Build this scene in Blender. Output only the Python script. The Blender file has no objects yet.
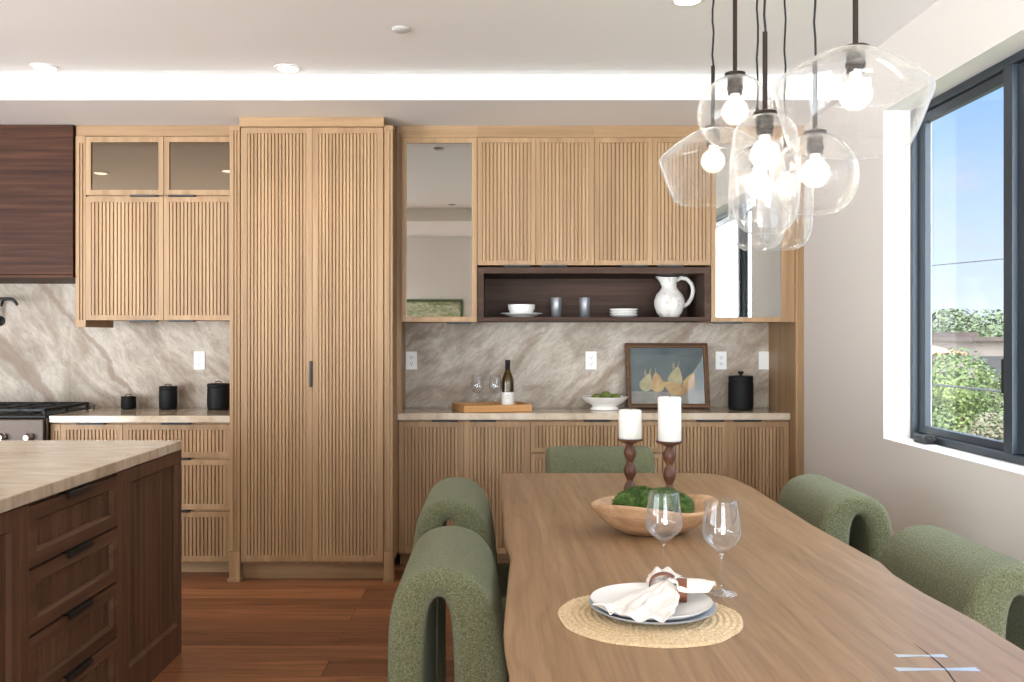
import bpy, bmesh, math, random
from mathutils import Vector, Matrix, noise
random.seed(7)
C = bpy.context.scene.collection
PI = math.pi
# ------------------------------------------------------------------ helpers
ORI = {}
def lin(c):
    f = lambda v: v/12.92 if v <= .04045 else ((v+.055)/1.055)**2.4
    return tuple(f(v/255.) for v in c) + (1.,)

def tag(o, label=None, cat=None, group=None, kind=None):
    if label: o['label'] = label
    if cat: o['category'] = cat
    if group: o['group'] = group
    if kind: o['kind'] = kind
    return o

def thing(name, loc, label, cat, group=None):
    o = bpy.data.objects.new(name, None)
    o.empty_display_size = .05
    C.objects.link(o); o.location = loc
    ORI[o] = Vector(loc)
    return tag(o, label, cat, group)

class MB:
    """collects shapes (world or local coordinates) and links them as one mesh object"""
    def __init__(s): s.v = []; s.f = []; s.m = []; s.mi = 0
    def add(s, vs, fs):
        n = len(s.v); s.v += [tuple(p) for p in vs]
        for f in fs: s.f.append(tuple(i+n for i in f)); s.m.append(s.mi)
        return s
    def box(s, x0, x1, y0, y1, z0, z1):
        vs = [(x, y, z) for x in (x0, x1) for y in (y0, y1) for z in (z0, z1)]
        return s.add(vs, [(0,1,3,2),(4,6,7,5),(0,4,5,1),(2,3,7,6),(0,2,6,4),(1,5,7,3)])
    def mbox(s, mp, u0, u1, v0, v1, d0, d1):
        vs = [mp(u, v, d) for u in (u0, u1) for d in (d0, d1) for v in (v0, v1)]
        return s.add(vs, [(0,1,3,2),(4,6,7,5),(0,4,5,1),(2,3,7,6),(0,2,6,4),(1,5,7,3)])
    def mframe(s, mp, o, i, d0, d1, di=None):
        """rectangular ring: o, i = (u0,u1,v0,v1) outer and inner; d0 back, d1 front; di front depth of a sloped inner lip"""
        def ring(r, d): return [mp(r[0], r[2], d), mp(r[1], r[2], d), mp(r[1], r[3], d), mp(r[0], r[3], d)]
        vs = ring(o, d0) + ring(o, d1) + ring(i, d1 if di is None else di) + ring(i, d0)
        fs = []
        for a in range(4):
            b = (a+1) % 4
            for k in range(4):
                k2 = (k+1) % 4
                fs.append((k*4+a, k*4+b, k2*4+b, k2*4+a))
        return s.add(vs, fs)
    def lathe(s, prof, c=(0,0,0), seg=32, cap=True):
        n = len(prof); vs = []; fs = []
        for r, z in prof:
            for k in range(seg):
                a = 2*PI*k/seg
                vs.append((c[0]+r*math.cos(a), c[1]+r*math.sin(a), c[2]+z))
        for j in range(n-1):
            for k in range(seg):
                k2 = (k+1) % seg
                fs.append((j*seg+k, j*seg+k2, (j+1)*seg+k2, (j+1)*seg+k))
        if cap:
            if prof[0][0] > 1e-5: fs.append(tuple(range(seg-1, -1, -1)))
            if prof[-1][0] > 1e-5: fs.append(tuple((n-1)*seg+k for k in range(seg)))
        return s.add(vs, fs)
    def tube(s, pts, rad, seg=8, closed=False):
        pts = [Vector(p) for p in pts]; n = len(pts)
        if not hasattr(rad, '__len__'): rad = [rad]*n
        vs = []; fs = []; up = None
        for i, p in enumerate(pts):
            if closed: t = pts[(i+1) % n]-pts[i-1]
            else: t = pts[min(i+1, n-1)]-pts[max(i-1, 0)]
            t.normalize()
            if up is None:
                up = Vector((0,0,1)) if abs(t.z) < .9 else Vector((1,0,0))
            up = (up - t*up.dot(t)).normalized(); w = t.cross(up)
            for k in range(seg):
                a = 2*PI*k/seg
                vs.append(p + (up*math.cos(a)+w*math.sin(a))*rad[i])
        for i in range(n if closed else n-1):
            i2 = (i+1) % n
            for k in range(seg):
                k2 = (k+1) % seg
                fs.append((i*seg+k, i*seg+k2, i2*seg+k2, i2*seg+k))
        if not closed:
            fs.append(tuple(range(seg-1, -1, -1))); fs.append(tuple((n-1)*seg+k for k in range(seg)))
        return s.add(vs, fs)
    def build(s, name, mat, parent=None, local=False, bevel=0, seg=2, smooth=False, loc=None):
        me = bpy.data.meshes.new(name)
        off = Vector((0,0,0))
        if parent is not None and not local: off = ORI[parent]
        if loc is not None: off = Vector(loc)
        me.from_pydata([tuple(Vector(p)-off) for p in s.v], [], s.f)
        bm = bmesh.new(); bm.from_mesh(me)
        bmesh.ops.recalc_face_normals(bm, faces=bm.faces); bm.to_mesh(me); bm.free()
        for m in (mat if isinstance(mat, (list, tuple)) else [mat]): me.materials.append(m)
        if isinstance(mat, (list, tuple)):
            for p, i in zip(me.polygons, s.m): p.material_index = i
        o = bpy.data.objects.new(name, me); C.objects.link(o)
        if parent is not None: o.parent = parent; ORI[o] = ORI.get(parent, Vector((0,0,0)))
        else:
            ORI[o] = off
            if loc is not None: o.location = loc
        if smooth:
            for p in me.polygons: p.use_smooth = True
            if smooth is not True:
                e = o.modifiers.new('Split', 'EDGE_SPLIT'); e.split_angle = math.radians(smooth)
        if bevel:
            b = o.modifiers.new('Bevel', 'BEVEL'); b.width = bevel; b.segments = seg
            b.limit_method = 'ANGLE'; b.angle_limit = math.radians(40)
        return o

def copy_tree(o, parent=None):
    c = o.copy(); C.objects.link(c); c.parent = parent
    for ch in list(o.children): copy_tree(ch, c)
    return c

# ------------------------------------------------------------------ materials
class N:
    def __init__(s, name):
        s.mat = bpy.data.materials.new(name); s.mat.use_nodes = True
        s.t = s.mat.node_tree; s.b = s.t.nodes['Principled BSDF']; s.out = s.t.nodes['Material Output']
    def n(s, ty, **kw):
        nd = s.t.nodes.new(ty)
        for k, v in kw.items(): setattr(nd, k, v)
        return nd
    def l(s, a, b): s.t.links.new(a, b)
    def sets(s, **kw):
        for k, v in kw.items():
            s.b.inputs[k.replace('_', ' ')].default_value = v
        return s
    def coord(s, scale=(1,1,1), rot=(0,0,0), rand=True):
        tc = s.n('ShaderNodeTexCoord'); mp = s.n('ShaderNodeMapping')
        mp.inputs['Scale'].default_value = scale; mp.inputs['Rotation'].default_value = rot
        if rand:
            oi = s.n('ShaderNodeObjectInfo'); m = s.n('ShaderNodeMath', operation='MULTIPLY'); m.inputs[1].default_value = 37.
            s.l(oi.outputs['Random'], m.inputs[0])
            ad = s.n('ShaderNodeVectorMath', operation='ADD')
            s.l(tc.outputs['Object'], ad.inputs[0]); s.l(m.outputs[0], ad.inputs[1]); s.l(ad.outputs[0], mp.inputs['Vector'])
        else: s.l(tc.outputs['Object'], mp.inputs['Vector'])
        return mp.outputs['Vector']
    def noise(s, vec, scale=1, detail=5, rough=.55, dist=0):
        nd = s.n('ShaderNodeTexNoise'); nd.inputs['Scale'].default_value = scale; nd.inputs['Detail'].default_value = detail
        nd.inputs['Roughness'].default_value = rough; nd.inputs['Distortion'].default_value = dist
        s.l(vec, nd.inputs['Vector']); return nd.outputs['Fac']
    def ramp(s, fac, stops, interp='LINEAR'):
        r = s.n('ShaderNodeValToRGB'); r.color_ramp.interpolation = interp
        e = r.color_ramp.elements
        while len(e) < len(stops): e.new(.5)
        for k, (p, c) in enumerate(stops): e[k].position = p; e[k].color = c
        s.l(fac, r.inputs['Fac']); return r.outputs['Color']
    def mix(s, fac, a, b, mode='MIX'):
        m = s.n('ShaderNodeMix', data_type='RGBA', blend_type=mode)
        for i, x in ((0, fac), (6, a), (7, b)):
            if hasattr(x, 'is_output'): s.l(x, m.inputs[i])
            else: m.inputs[i].default_value = x
        return m.outputs[2]
    def bump(s, h, strength=.2, dist=.01):
        b = s.n('ShaderNodeBump'); b.inputs['Strength'].default_value = strength; b.inputs['Distance'].default_value = dist
        s.l(h, b.inputs['Height']); s.l(b.outputs['Normal'], s.b.inputs['Normal'])
    def col(s, c): s.l(c, s.b.inputs['Base Color'])

def plain(name, c, rough=.5, metal=0, **kw):
    m = N(name); m.sets(Base_Color=lin(c), Roughness=rough, Metallic=metal, **kw); return m.mat

def wood(name, dark, mid, light, axis='z', rough=.45, sc=1., spec=.35, fine=.35, bump=.06, det=5, rings=0):
    m = N(name)
    a, b = 13*sc, .5*sc
    s1 = {'x': (b,a,a), 'y': (a,b,a), 'z': (a,a,b)}[axis]
    f1, f2 = 120*sc, 3.5*sc
    s2 = {'x': (f2,f1,f1), 'y': (f1,f2,f1), 'z': (f1,f1,f2)}[axis]
    n1 = m.noise(m.coord(s1), 1.6, det, .6, .35 if det > 2 else .1)
    n2 = m.noise(m.coord(s2), 1., min(3, det-1), .6, .0)
    c = m.ramp(n1, [(.25, lin(dark)), (.5, lin(mid)), (.75, lin(light))])
    c2 = m.ramp(n2, [(.3, (.62,.6,.58,1)), (.6, (1,1,1,1))])
    if fine: c = m.mix(fine, c, c2, 'MULTIPLY')
    if rings:
        wv = m.n('ShaderNodeTexWave', wave_type='BANDS', bands_direction='X'); wv.inputs['Scale'].default_value = 7.; wv.inputs['Distortion'].default_value = 14.
        wv.inputs['Detail'].default_value = 4; wv.inputs['Detail Scale'].default_value = 1.2
        m.l(m.coord((1, .16, 1)), wv.inputs['Vector'])
        c = m.mix(rings, c, m.ramp(wv.outputs['Fac'], [(.0, (.60,.55,.5,1)), (.3, (.94,.93,.92,1)), (.75, (1.05,1.05,1.05,1))]), 'MULTIPLY')
    oi = m.n('ShaderNodeObjectInfo')
    hv = m.n('ShaderNodeHueSaturation'); mr = m.n('ShaderNodeMapRange')
    mr.inputs['To Min'].default_value = .93; mr.inputs['To Max'].default_value = 1.06
    m.l(oi.outputs['Random'], mr.inputs['Value']); m.l(mr.outputs[0], hv.inputs['Value']); m.l(c, hv.inputs['Color'])
    m.col(hv.outputs['Color']); m.sets(Roughness=rough)
    m.b.inputs['Specular IOR Level'].default_value = spec
    if bump: m.bump(n2, bump, .002)
    return m.mat

OAK = ((146,113,79), (164,130,93), (179,146,108))
M = {}
M['oak'] = wood('oak_vertical', *OAK, 'z', fine=.25, bump=.0, det=2)
M['oak_slat'] = wood('oak_reeded', *OAK, 'z', fine=0, bump=0, det=2, sc=.8)
M['oak_h'] = wood('oak_horizontal', *OAK, 'x')
M['walnut_h'] = wood('walnut_horizontal', (40,24,16), (66,40,27), (92,58,40), 'x', .5, 1.3, .12)
M['walnut'] = wood('walnut_vertical', (68,46,32), (93,65,47), (115,83,61), 'z', .5, 1.2, .2)
M['walnut_y'] = wood('walnut_lengthwise', (68,46,32), (93,65,47), (115,83,61), 'y', .5, 1.2, .2)
M['shelfwood'] = wood('dark_shelf_wood', (58,42,35), (74,55,45), (88,67,56), 'x', .55, 1.5, .15)
M['tray'] = wood('tray_wood', (186,130,74), (207,152,92), (222,172,112), 'x', .45, 1.2)
M['bowlwood'] = wood('bowl_wood', (172,132,96), (200,160,120), (220,186,148), 'x', .55, 1.5)
M['turned'] = wood('turned_walnut', (66,40,29), (94,60,44), (116,78,58), 'z', .35, 2)
M['table'] = wood('table_oak', (128,99,69), (145,114,82), (159,128,96), 'y', .42, 1.1, .4, .5, .15, rings=.3)
M['black'] = plain('black_metal', (12,12,13), .45, 0)
M['blackpot'] = plain('black_ceramic', (14,14,15), .65)
M['blackpot'].node_tree.nodes['Principled BSDF'].inputs['Specular IOR Level'].default_value = .3
M['bronze'] = plain('dark_bronze_metal', (58,48,42), .35, .7)
M['white'] = plain('white_paint', (238,236,232), .6)
M['ceil'] = plain('ceiling_paint', (246,245,243), .9)
M['wall'] = plain('wall_paint', (226,219,211), .85)
M['plastic'] = plain('white_plastic', (240,239,236), .35)
M['slot'] = plain('dark_slot', (40,38,36), .6)
M['porcelain'] = plain('white_porcelain', (240,238,233), .2)
M['bluegrey'] = plain('blue_grey_stoneware', (180,186,192), .3)
M['wax'] = plain('candle_wax', (244,240,230), .5, Subsurface_Weight=.25)
M['wick'] = plain('wick', (90,80,70), .9)
M['steel'] = plain('stainless_steel', (178,172,166), .28, 1)
M['dimsteel'] = plain('steel_dark_reflection', (70,62,57), .42, 1)  # the same stainless steel, its dark reflection put into the colour
M['iron'] = plain('cast_iron', (20,20,20), .5, .4)
M['frame_dark'] = plain('window_frame_metal', (52,60,68), .4, .3)
M['leather'] = plain('brown_leather', (120,70,44), .5)
M['silver'] = plain('brushed_silver', (196,202,206), .3, 1)
M['crack'] = plain('crack_dark', (52,38,28), .8)
M['cuff'] = plain('grey_cup', (122,122,124), .25, .35)
M['label'] = plain('paper_label', (236,232,222), .7)
M['ink'] = plain('grey_ink', (150,145,138), .7)
M['capsule'] = plain('black_capsule', (18,18,18), .35)

def stone(name, rot, vein, seed, lines=(), org=(0,0)):
    m = N(name)
    v = m.coord((1,1,1), (0, rot, 0), False)
    ad = m.n('ShaderNodeVectorMath', operation='ADD'); ad.inputs[1].default_value = (seed, seed*.7, seed*.3); m.l(v, ad.inputs[0]); v = ad.outputs[0]
    st = m.n('ShaderNodeMapping'); st.inputs['Scale'].default_value = (1., 1., 2.1); m.l(v, st.inputs['Vector'])
    n1 = m.noise(st.outputs[0], 2.2, 8, .62, 1.3)
    base = m.ramp(n1, [(.28, lin((140,125,109))), (.45, lin((170,155,138))), (.6, lin((194,182,167))), (.75, lin((172,156,139)))])
    fi = m.n('ShaderNodeMapping'); fi.inputs['Scale'].default_value = (1., 1., 3.2); m.l(v, fi.inputs['Vector'])
    nf = m.noise(fi.outputs[0], 11, 9, .74, 1.2)
    base = m.mix(.62, base, m.ramp(nf, [(.36, (.60,.56,.52,1)), (.5, (.92,.91,.89,1)), (.62, (1.16,1.16,1.15,1))]), 'MULTIPLY')
    st3 = m.n('ShaderNodeMapping'); st3.inputs['Scale'].default_value = (.42, .42, 1.9); m.l(v, st3.inputs['Vector'])
    nv = m.noise(st3.outputs[0], 1.15, 6, .52, .7)
    ve = m.ramp(nv, [(.455, (0,0,0,1)), (.492, (1,1,1,1)), (.504, (.8,.8,.8,1)), (.525, (0,0,0,1))])
    n4 = m.noise(st.outputs[0], 6, 6, .7, .5)
    ve2 = m.mix(1., ve, m.ramp(n4, [(.35, (.12,.12,.12,1)), (.6, (1,1,1,1))]), 'MULTIPLY')
    rb = m.n('ShaderNodeRGBToBW'); m.l(ve2, rb.inputs[0])
    mu = m.n('ShaderNodeMath', operation='MULTIPLY'); mu.inputs[1].default_value = vein; m.l(rb.outputs[0], mu.inputs[0])
    c = m.mix(mu.outputs[0], base, lin((134,106,80)))
    tcv = m.n('ShaderNodeTexCoord')
    for (ax, az, bx_, bz_, w_, st_) in lines:
        dx, dz_ = bx_-ax, bz_-az; L_ = math.hypot(dx, dz_); nx, nz = -dz_/L_, dx/L_
        dp = m.n('ShaderNodeVectorMath', operation='DOT_PRODUCT'); dp.inputs[1].default_value = (nx, 0, nz); m.l(tcv.outputs['Object'], dp.inputs[0])
        off = (ax-org[0])*nx+(az-org[1])*nz
        wb_ = m.noise(tcv.outputs['Object'], 3.2, 7, .62, .3)
        am = m.n('ShaderNodeMath', operation='MULTIPLY_ADD'); am.inputs[1].default_value = .26; am.inputs[2].default_value = -off-.13; m.l(wb_, am.inputs[0])
        sm_ = m.n('ShaderNodeMath', operation='ADD'); m.l(dp.outputs['Value'], sm_.inputs[0]); m.l(am.outputs[0], sm_.inputs[1])
        ab = m.n('ShaderNodeMath', operation='ABSOLUTE'); m.l(sm_.outputs[0], ab.inputs[0])
        mr_ = m.n('ShaderNodeMapRange', interpolation_type='SMOOTHSTEP'); mr_.inputs['From Min'].default_value = w_; mr_.inputs['From Max'].default_value = w_*.35
        mr_.inputs['To Min'].default_value = 0; mr_.inputs['To Max'].default_value = st_; m.l(ab.outputs[0], mr_.inputs['Value'])
        # veins fade in and out along their run
        dl = m.n('ShaderNodeVectorMath', operation='DOT_PRODUCT'); dl.inputs[1].default_value = (dx/L_, 0, dz_/L_); m.l(tcv.outputs['Object'], dl.inputs[0])
        mid = ((ax+bx_)/2-org[0])*dx/L_+((az+bz_)/2-org[1])*dz_/L_
        sb = m.n('ShaderNodeMath', operation='SUBTRACT'); sb.inputs[1].default_value = mid; m.l(dl.outputs['Value'], sb.inputs[0])
        a2 = m.n('ShaderNodeMath', operation='ABSOLUTE'); m.l(sb.outputs[0], a2.inputs[0])
        fd = m.n('ShaderNodeMapRange', interpolation_type='SMOOTHSTEP'); fd.inputs['From Min'].default_value = L_*.62; fd.inputs['From Max'].default_value = L_*.42; m.l(a2.outputs[0], fd.inputs['Value'])
        f1 = m.n('ShaderNodeMath', operation='MULTIPLY'); m.l(mr_.outputs[0], f1.inputs[0]); m.l(fd.outputs[0], f1.inputs[1])
        f2 = m.n('ShaderNodeMapRange'); f2.inputs['From Min'].default_value = .35; f2.inputs['From Max'].default_value = .6; f2.inputs['To Min'].default_value = .45; m.l(nf, f2.inputs['Value'])
        f3 = m.n('ShaderNodeMath', operation='MULTIPLY'); m.l(f1.outputs[0], f3.inputs[0]); m.l(f2.outputs[0], f3.inputs[1])
        c = m.mix(f3.outputs[0], c, lin((122,96,72)))
    m.col(c); m.sets(Roughness=.45); m.b.inputs['Specular IOR Level'].default_value = .3
    return m.mat
M['stone_l'] = stone('quartzite_falling', math.radians(-52), .35, 3.1, ((-3.20,1.40,-2.80,.90,.055,.75), (-2.90,1.73,-2.28,.96,.026,.8), (-2.2,1.25,-1.75,1.12,.02,.3)), (-2.4,1.2))
M['stone_r'] = stone('quartzite_rising', math.radians(40), .35, 8.4, ((.42,.93,1.02,1.34,.030,.6), (.88,1.2,1.3,1.47,.035,.55), (-.6,1.28,-.3,1.5,.022,.6), (.0,1.1,.32,1.42,.018,.4)), (.5,1.2))
def counter(name):
    m = N(name)
    v = m.coord((1,3.5,1), (0,0,.25), False)
    n1 = m.noise(v, 2.2, 8, .62, 1.8)
    c = m.ramp(n1, [(.3, lin((182,160,134))), (.5, lin((208,190,166))), (.68, lin((220,208,190)))])
    n2 = m.noise(v, 9, 5, .6, 1.5)
    c = m.mix(.35, c, m.ramp(n2, [(.4, (.72,.7,.68,1)), (.6, (1,1,1,1))]), 'MULTIPLY')
    m.col(c); m.sets(Roughness=.12, IOR=1.6); return m.mat
M['counter'] = counter('quartzite_worktop')

def floor_mat():
    m = N('wood_floor')
    tc = m.n('ShaderNodeTexCoord')
    br = m.n('ShaderNodeTexBrick'); br.offset = .37; br.squash = 1.
    br.inputs['Scale'].default_value = 1.; br.inputs['Brick Width'].default_value = 1.9; br.inputs['Row Height'].default_value = .185
    br.inputs['Mortar Size'].default_value = .0016; br.inputs['Mortar Smooth'].default_value = .1; br.inputs['Bias'].default_value = 0.
    br.inputs['Color1'].default_value = (0,0,0,1); br.inputs['Color2'].default_value = (1,1,1,1); br.inputs['Mortar'].default_value = (.5,.5,.5,1)
    m.l(tc.outputs['Object'], br.inputs['Vector'])
    sc = m.n('ShaderNodeVectorMath', operation='SCALE'); sc.inputs['Scale'].default_value = 9.
    m.l(br.outputs['Color'], sc.inputs[0])
    ad = m.n('ShaderNodeVectorMath', operation='ADD'); m.l(tc.outputs['Object'], ad.inputs[0]); m.l(sc.outputs[0], ad.inputs[1])
    mp = m.n('ShaderNodeMapping'); mp.inputs['Scale'].default_value = (.9, 14, 1); m.l(ad.outputs[0], mp.inputs['Vector'])
    n1 = m.noise(mp.outputs[0], 1.5, 6, .6, 1.2)
    c = m.ramp(n1, [(.28, lin((116,72,47))), (.5, lin((156,102,67))), (.72, lin((186,127,87)))])
    c = m.mix(.85, c, m.ramp(br.outputs['Color'], [(0, lin((150,134,128))), (1, (1,1,1,1))]), 'MULTIPLY')
    c = m.mix(br.outputs['Fac'], c, lin((50,26,16)))
    m.col(c); m.sets(Roughness=.38); m.bump(n1, .05, .003); return m.mat
M['floor'] = floor_mat()

def boucle():
    m = N('green_boucle')
    v = m.coord((1,1,1), rand=False)
    n1 = m.noise(v, 240, 3, .7); n2 = m.noise(v, 70, 3, .6)
    c = m.ramp(n1, [(.3, lin((72,74,48))), (.5, lin((104,106,76))), (.7, lin((136,138,110)))])
    m.col(c); m.sets(Roughness=.95, Sheen_Weight=.35, Sheen_Roughness=.5)
    m.b.inputs['Sheen Tint'].default_value = lin((205,206,190))
    m.b.inputs['Specular IOR Level'].default_value = .1
    ad = m.n('ShaderNodeMath', operation='ADD'); m.l(n1, ad.inputs[0]); m.l(n2, ad.inputs[1])
    m.bump(ad.outputs[0], .9, .006); return m.mat
M['boucle'] = boucle()

def mirror(name, c, rough=.02):
    return plain(name, c, rough, 1)
M['mirror'] = mirror('grey_mirror_glass', (196,195,190))
M['bronzeglass'] = mirror('bronze_mirror_glass', (142,128,110), .03)

def thin_glass(name, edge=.55, base=.05, tint=(1,1,1,1), rough=.0, power=3., edge_light=0):
    m = N(name); t = m.t
    t.nodes.remove(m.b)
    tr = m.n('ShaderNodeBsdfTransparent'); tr.inputs['Color'].default_value = tint
    gl = m.n('ShaderNodeBsdfGlossy'); gl.inputs['Roughness'].default_value = rough
    lw = m.n('ShaderNodeLayerWeight'); lw.inputs['Blend'].default_value = .5
    p = m.n('ShaderNodeMath', operation='POWER'); p.inputs[1].default_value = power
    m.l(lw.outputs['Facing'], p.inputs[0])
    mr = m.n('ShaderNodeMapRange'); mr.inputs['To Min'].default_value = base; mr.inputs['To Max'].default_value = edge
    m.l(p.outputs[0], mr.inputs['Value'])
    edge_sh = gl
    if edge_light:  # white edge colour stands in for brightness refracted by thick glass
        df = m.n('ShaderNodeBsdfDiffuse'); df.inputs['Color'].default_value = (.95,.96,.97,1); tl = m.n('ShaderNodeBsdfTranslucent'); tl.inputs['Color'].default_value = (.95,.96,.97,1)
        ms = m.n('ShaderNodeMixShader'); ms.inputs[0].default_value = .5; m.l(df.outputs[0], ms.inputs[1]); m.l(tl.outputs[0], ms.inputs[2])
        m2 = m.n('ShaderNodeMixShader'); m2.inputs[0].default_value = edge_light; m.l(gl.outputs[0], m2.inputs[1]); m.l(ms.outputs[0], m2.inputs[2]); edge_sh = m2
    mx = m.n('ShaderNodeMixShader'); m.l(mr.outputs[0], mx.inputs[0]); m.l(tr.outputs[0], mx.inputs[1]); m.l(edge_sh.outputs[0], mx.inputs[2])
    m.l(mx.outputs[0], m.out.inputs['Surface']); return m.mat
M['glass'] = thin_glass('clear_blown_glass', .8, .045, (.985,.985,.985,1), .01, 3.0, .5)
M['wineglass'] = thin_glass('clear_wine_glass', .7, .06, (.985,.99,.99,1), .01, 2.6, .2)
M['pane'] = thin_glass('window_pane_glass', .5, .02, (.97,.985,.98,1), .0, 5)
M['bottleglass'] = thin_glass('amber_green_bottle_glass', .5, .06, (.52,.43,.16,1), .03, 3)
M['picglass'] = thin_glass('picture_glass', .3, .012, (.99,.99,.99,1), .0, 3)

def emit(name, c, s):
    m = N(name); m.t.nodes.remove(m.b); e = m.n('ShaderNodeEmission')
    e.inputs['Color'].default_value = c; e.inputs['Strength'].default_value = s
    m.l(e.outputs[0], m.out.inputs['Surface']); return m.mat
M['filament'] = emit('glowing_filament', (1,.83,.6,1), 60)
M['lens'] = emit('lit_downlight_lens', (1,.95,.87,1), 9)

def linen():
    m = N('white_linen'); v = m.coord((1,1,1), rand=False)
    n = m.noise(v, 300, 2, .6); c = m.ramp(n, [(.3, lin((222,214,204))), (.7, lin((242,236,228)))])
    m.col(c); m.sets(Roughness=.9); m.bump(n, .3, .002); return m.mat
M['linen'] = linen()
def jute():
    m = N('woven_jute'); v = m.coord((1,1,1), rand=False)
    n = m.noise(v, 160, 4, .7); c = m.ramp(n, [(.28, lin((176,146,104))), (.5, lin((216,190,150))), (.72, lin((236,216,182)))])
    m.col(c); m.sets(Roughness=.9); m.bump(n, .6, .003); return m.mat
M['jute'] = jute()
def mossm(name, a, b, c_):
    m = N(name); v = m.coord((1,1,1), rand=False)
    n = m.noise(v, 55, 4, .7); c = m.ramp(n, [(.3, lin(a)), (.5, lin(b)), (.75, lin(c_))])
    m.col(c); m.sets(Roughness=.9); return m.mat
M['moss'] = mossm('green_moss', (36,54,16), (66,94,32), (104,130,58))
M['lime'] = mossm('lime_skin', (78,92,34), (112,122,52), (150,150,78))
def leafm(name, a, b, c_, sc=1.4):
    m = N(name); v = m.coord((1,1,1), rand=False)
    n = m.noise(v, sc, 4, .7); c = m.ramp(n, [(.3, lin(a)), (.5, lin(b)), (.72, lin(c_))])
    m.col(c); m.sets(Roughness=.7); return m.mat
M['leaf'] = leafm('tree_leaves', (36,48,20), (62,76,30), (96,106,50))
M['leaf_far'] = leafm('far_tree_leaves', (48,58,34), (68,78,48), (88,96,62))
M['leaf_dry'] = leafm('dry_shrub_leaves', (52,50,36), (72,68,48), (90,84,62))
M['bark'] = plain('bark', (96,80,64), .9)
M['tile'] = leafm('terracotta_tiles', (128,70,48), (150,90,64), (170,116,88), 6)
M['stucco'] = plain('grey_stucco', (104,94,86), .9)
M['roofgrey'] = plain('brown_roof', (66,54,48), .9)
M['ground'] = leafm('dry_ground', (84,84,62), (100,100,74), (116,114,90), .3)
M['cable'] = plain('cable_black', (40,40,42), .7)
def pitcherm():
    m = N('chalky_ceramic'); v = m.coord((1,1,1), rand=False)
    n = m.noise(v, 22, 5, .65, .6); c = m.ramp(n, [(.3, lin((176,168,158))), (.45, lin((222,216,208))), (.7, lin((236,231,224)))])
    m.col(c); m.sets(Roughness=.55); return m.mat
M['chalk'] = pitcherm()

# ------------------------------------------------------------------ setting
XR, XL, YB, YR, YF = 1.785, -5.6, 5.90, -.5, -3.6
SOF, CEI = 2.59, 2.722
def st(mb, name, mat, label=None, **kw):
    o = mb.build(name, mat, **kw); o['kind'] = 'structure'
    if label: o['label'] = label
    return o
back = lambda yf: (lambda u, v, d: (u, yf-d, v))          # panels facing the camera
right = lambda xf: (lambda u, v, d: (xf+d, u, v))          # panels facing +X
st(MB().box(XL-.2, XR+.2, YF-.2, YB+.2, -.12, 0), 'floor', M['floor'], 'reddish brown plank floor running along the cabinets')
st(MB().box(XL-.2, XR+.2, YF-.2, YB+.2, CEI, CEI+.15), 'ceiling', M['ceil'], 'smooth white ceiling')
st(MB().box(XL, XR, 4.755, YB, SOF, CEI-.001), 'trim_1', M['ceil'], 'dropped white soffit over the cabinets', bevel=.002)
st(MB().box(-1.4, XR, YR, .97, SOF, CEI-.001), 'trim_2', M['ceil'], 'dropped white soffit over the rear wall')
st(MB().box(XL-.2, XR+.2, YB, YB+.2, 0, CEI), 'wall_back', M['wall'])
wr = MB(); wr.mframe(lambda u, v, d: (XR+.22-d, u, v), (YF-.2, YB, 0, CEI), (1.2, 4.235, .896, 2.408), 0, .22)
st(wr, 'wall_right', M['wall'], 'warm white wall with the deep window recess')
rv = MB(); rv.mframe(lambda u, v, d: (XR+.2-d, u, v), (1.199, 4.236, .895, 2.409), (1.2025, 4.2325, .8985, 2.4055), 0, .2015)
st(rv, 'trim_3', M['white'], 'white painted window recess lining')
wl = MB(); wl.mframe(lambda u, v, d: (XL-.2+d, u, v), (YF-.2, YB, 0, CEI), (-3.3, 2.0, .02, 2.5), 0, .2)
st(wl, 'wall_left', M['wall'])
wb = MB(); wb.mframe(lambda u, v, d: (u, YF-.2+d, v), (XL, XR, 0, CEI), (-3.4, 1.5, .02, 2.55), 0, .2)
st(wb, 'wall_rear', M['white'])
st(MB().box(-1.6, -.22, YR-.2, YR, 0, CEI), 'wall_rear.001', M['white'], 'white wall behind, seen in the mirror door')

# window on the right wall: one structure with frame, sashes and panes as parts
w1 = bpy.data.objects.new('window_1', None); C.objects.link(w1); w1['kind'] = 'structure'; w1['label'] = 'dark metal casement window beside the dining table'
ORI[w1] = Vector((0,0,0))
wm = lambda u, v, d: (1.975-d, u, v)
f = MB(); f.mframe(wm, (1.203, 4.232, .899, 2.405), (1.235, 4.2, .93, 2.372), 0, .07); f.build('window_frame', M['frame_dark'], w1, bevel=.002)
segs = [(3.455, 4.2), (2.28, 3.395), (1.235, 2.22)]
for a, b in ((3.395, 3.455), (2.22, 2.28)):
    MB().box(1.905, 1.975, a, b, .93, 2.372).build('mullion', M['frame_dark'], w1, bevel=.002)
for k, (a, b) in enumerate(segs):
    s_ = MB(); s_.mframe(wm, (a+.003, b-.003, .933, 2.369), (a+.05, b-.05, .962, 2.332), .012, .05, .04)
    so = s_.build('sash', M['frame_dark'], w1, bevel=.002)
    MB().box(1.948, 1.952, a+.045, b-.045, .957, 2.337).build('pane', M['pane'], so)
    if k == 0:
        h = MB(); h.box(1.86, 1.915, 3.98, 4.10, .899, .925); h.tube([(1.875,4.03,.922),(1.862,3.97,.938),(1.862,3.90,.934)], [.011,.009,.012], 8)
        h.build('crank_handle', M['black'], w1, bevel=.004)
        MB().box(1.915, 1.93, 3.475, 3.49, 1.15, 1.28).build('latch', M['black'], so, bevel=.003)
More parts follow.
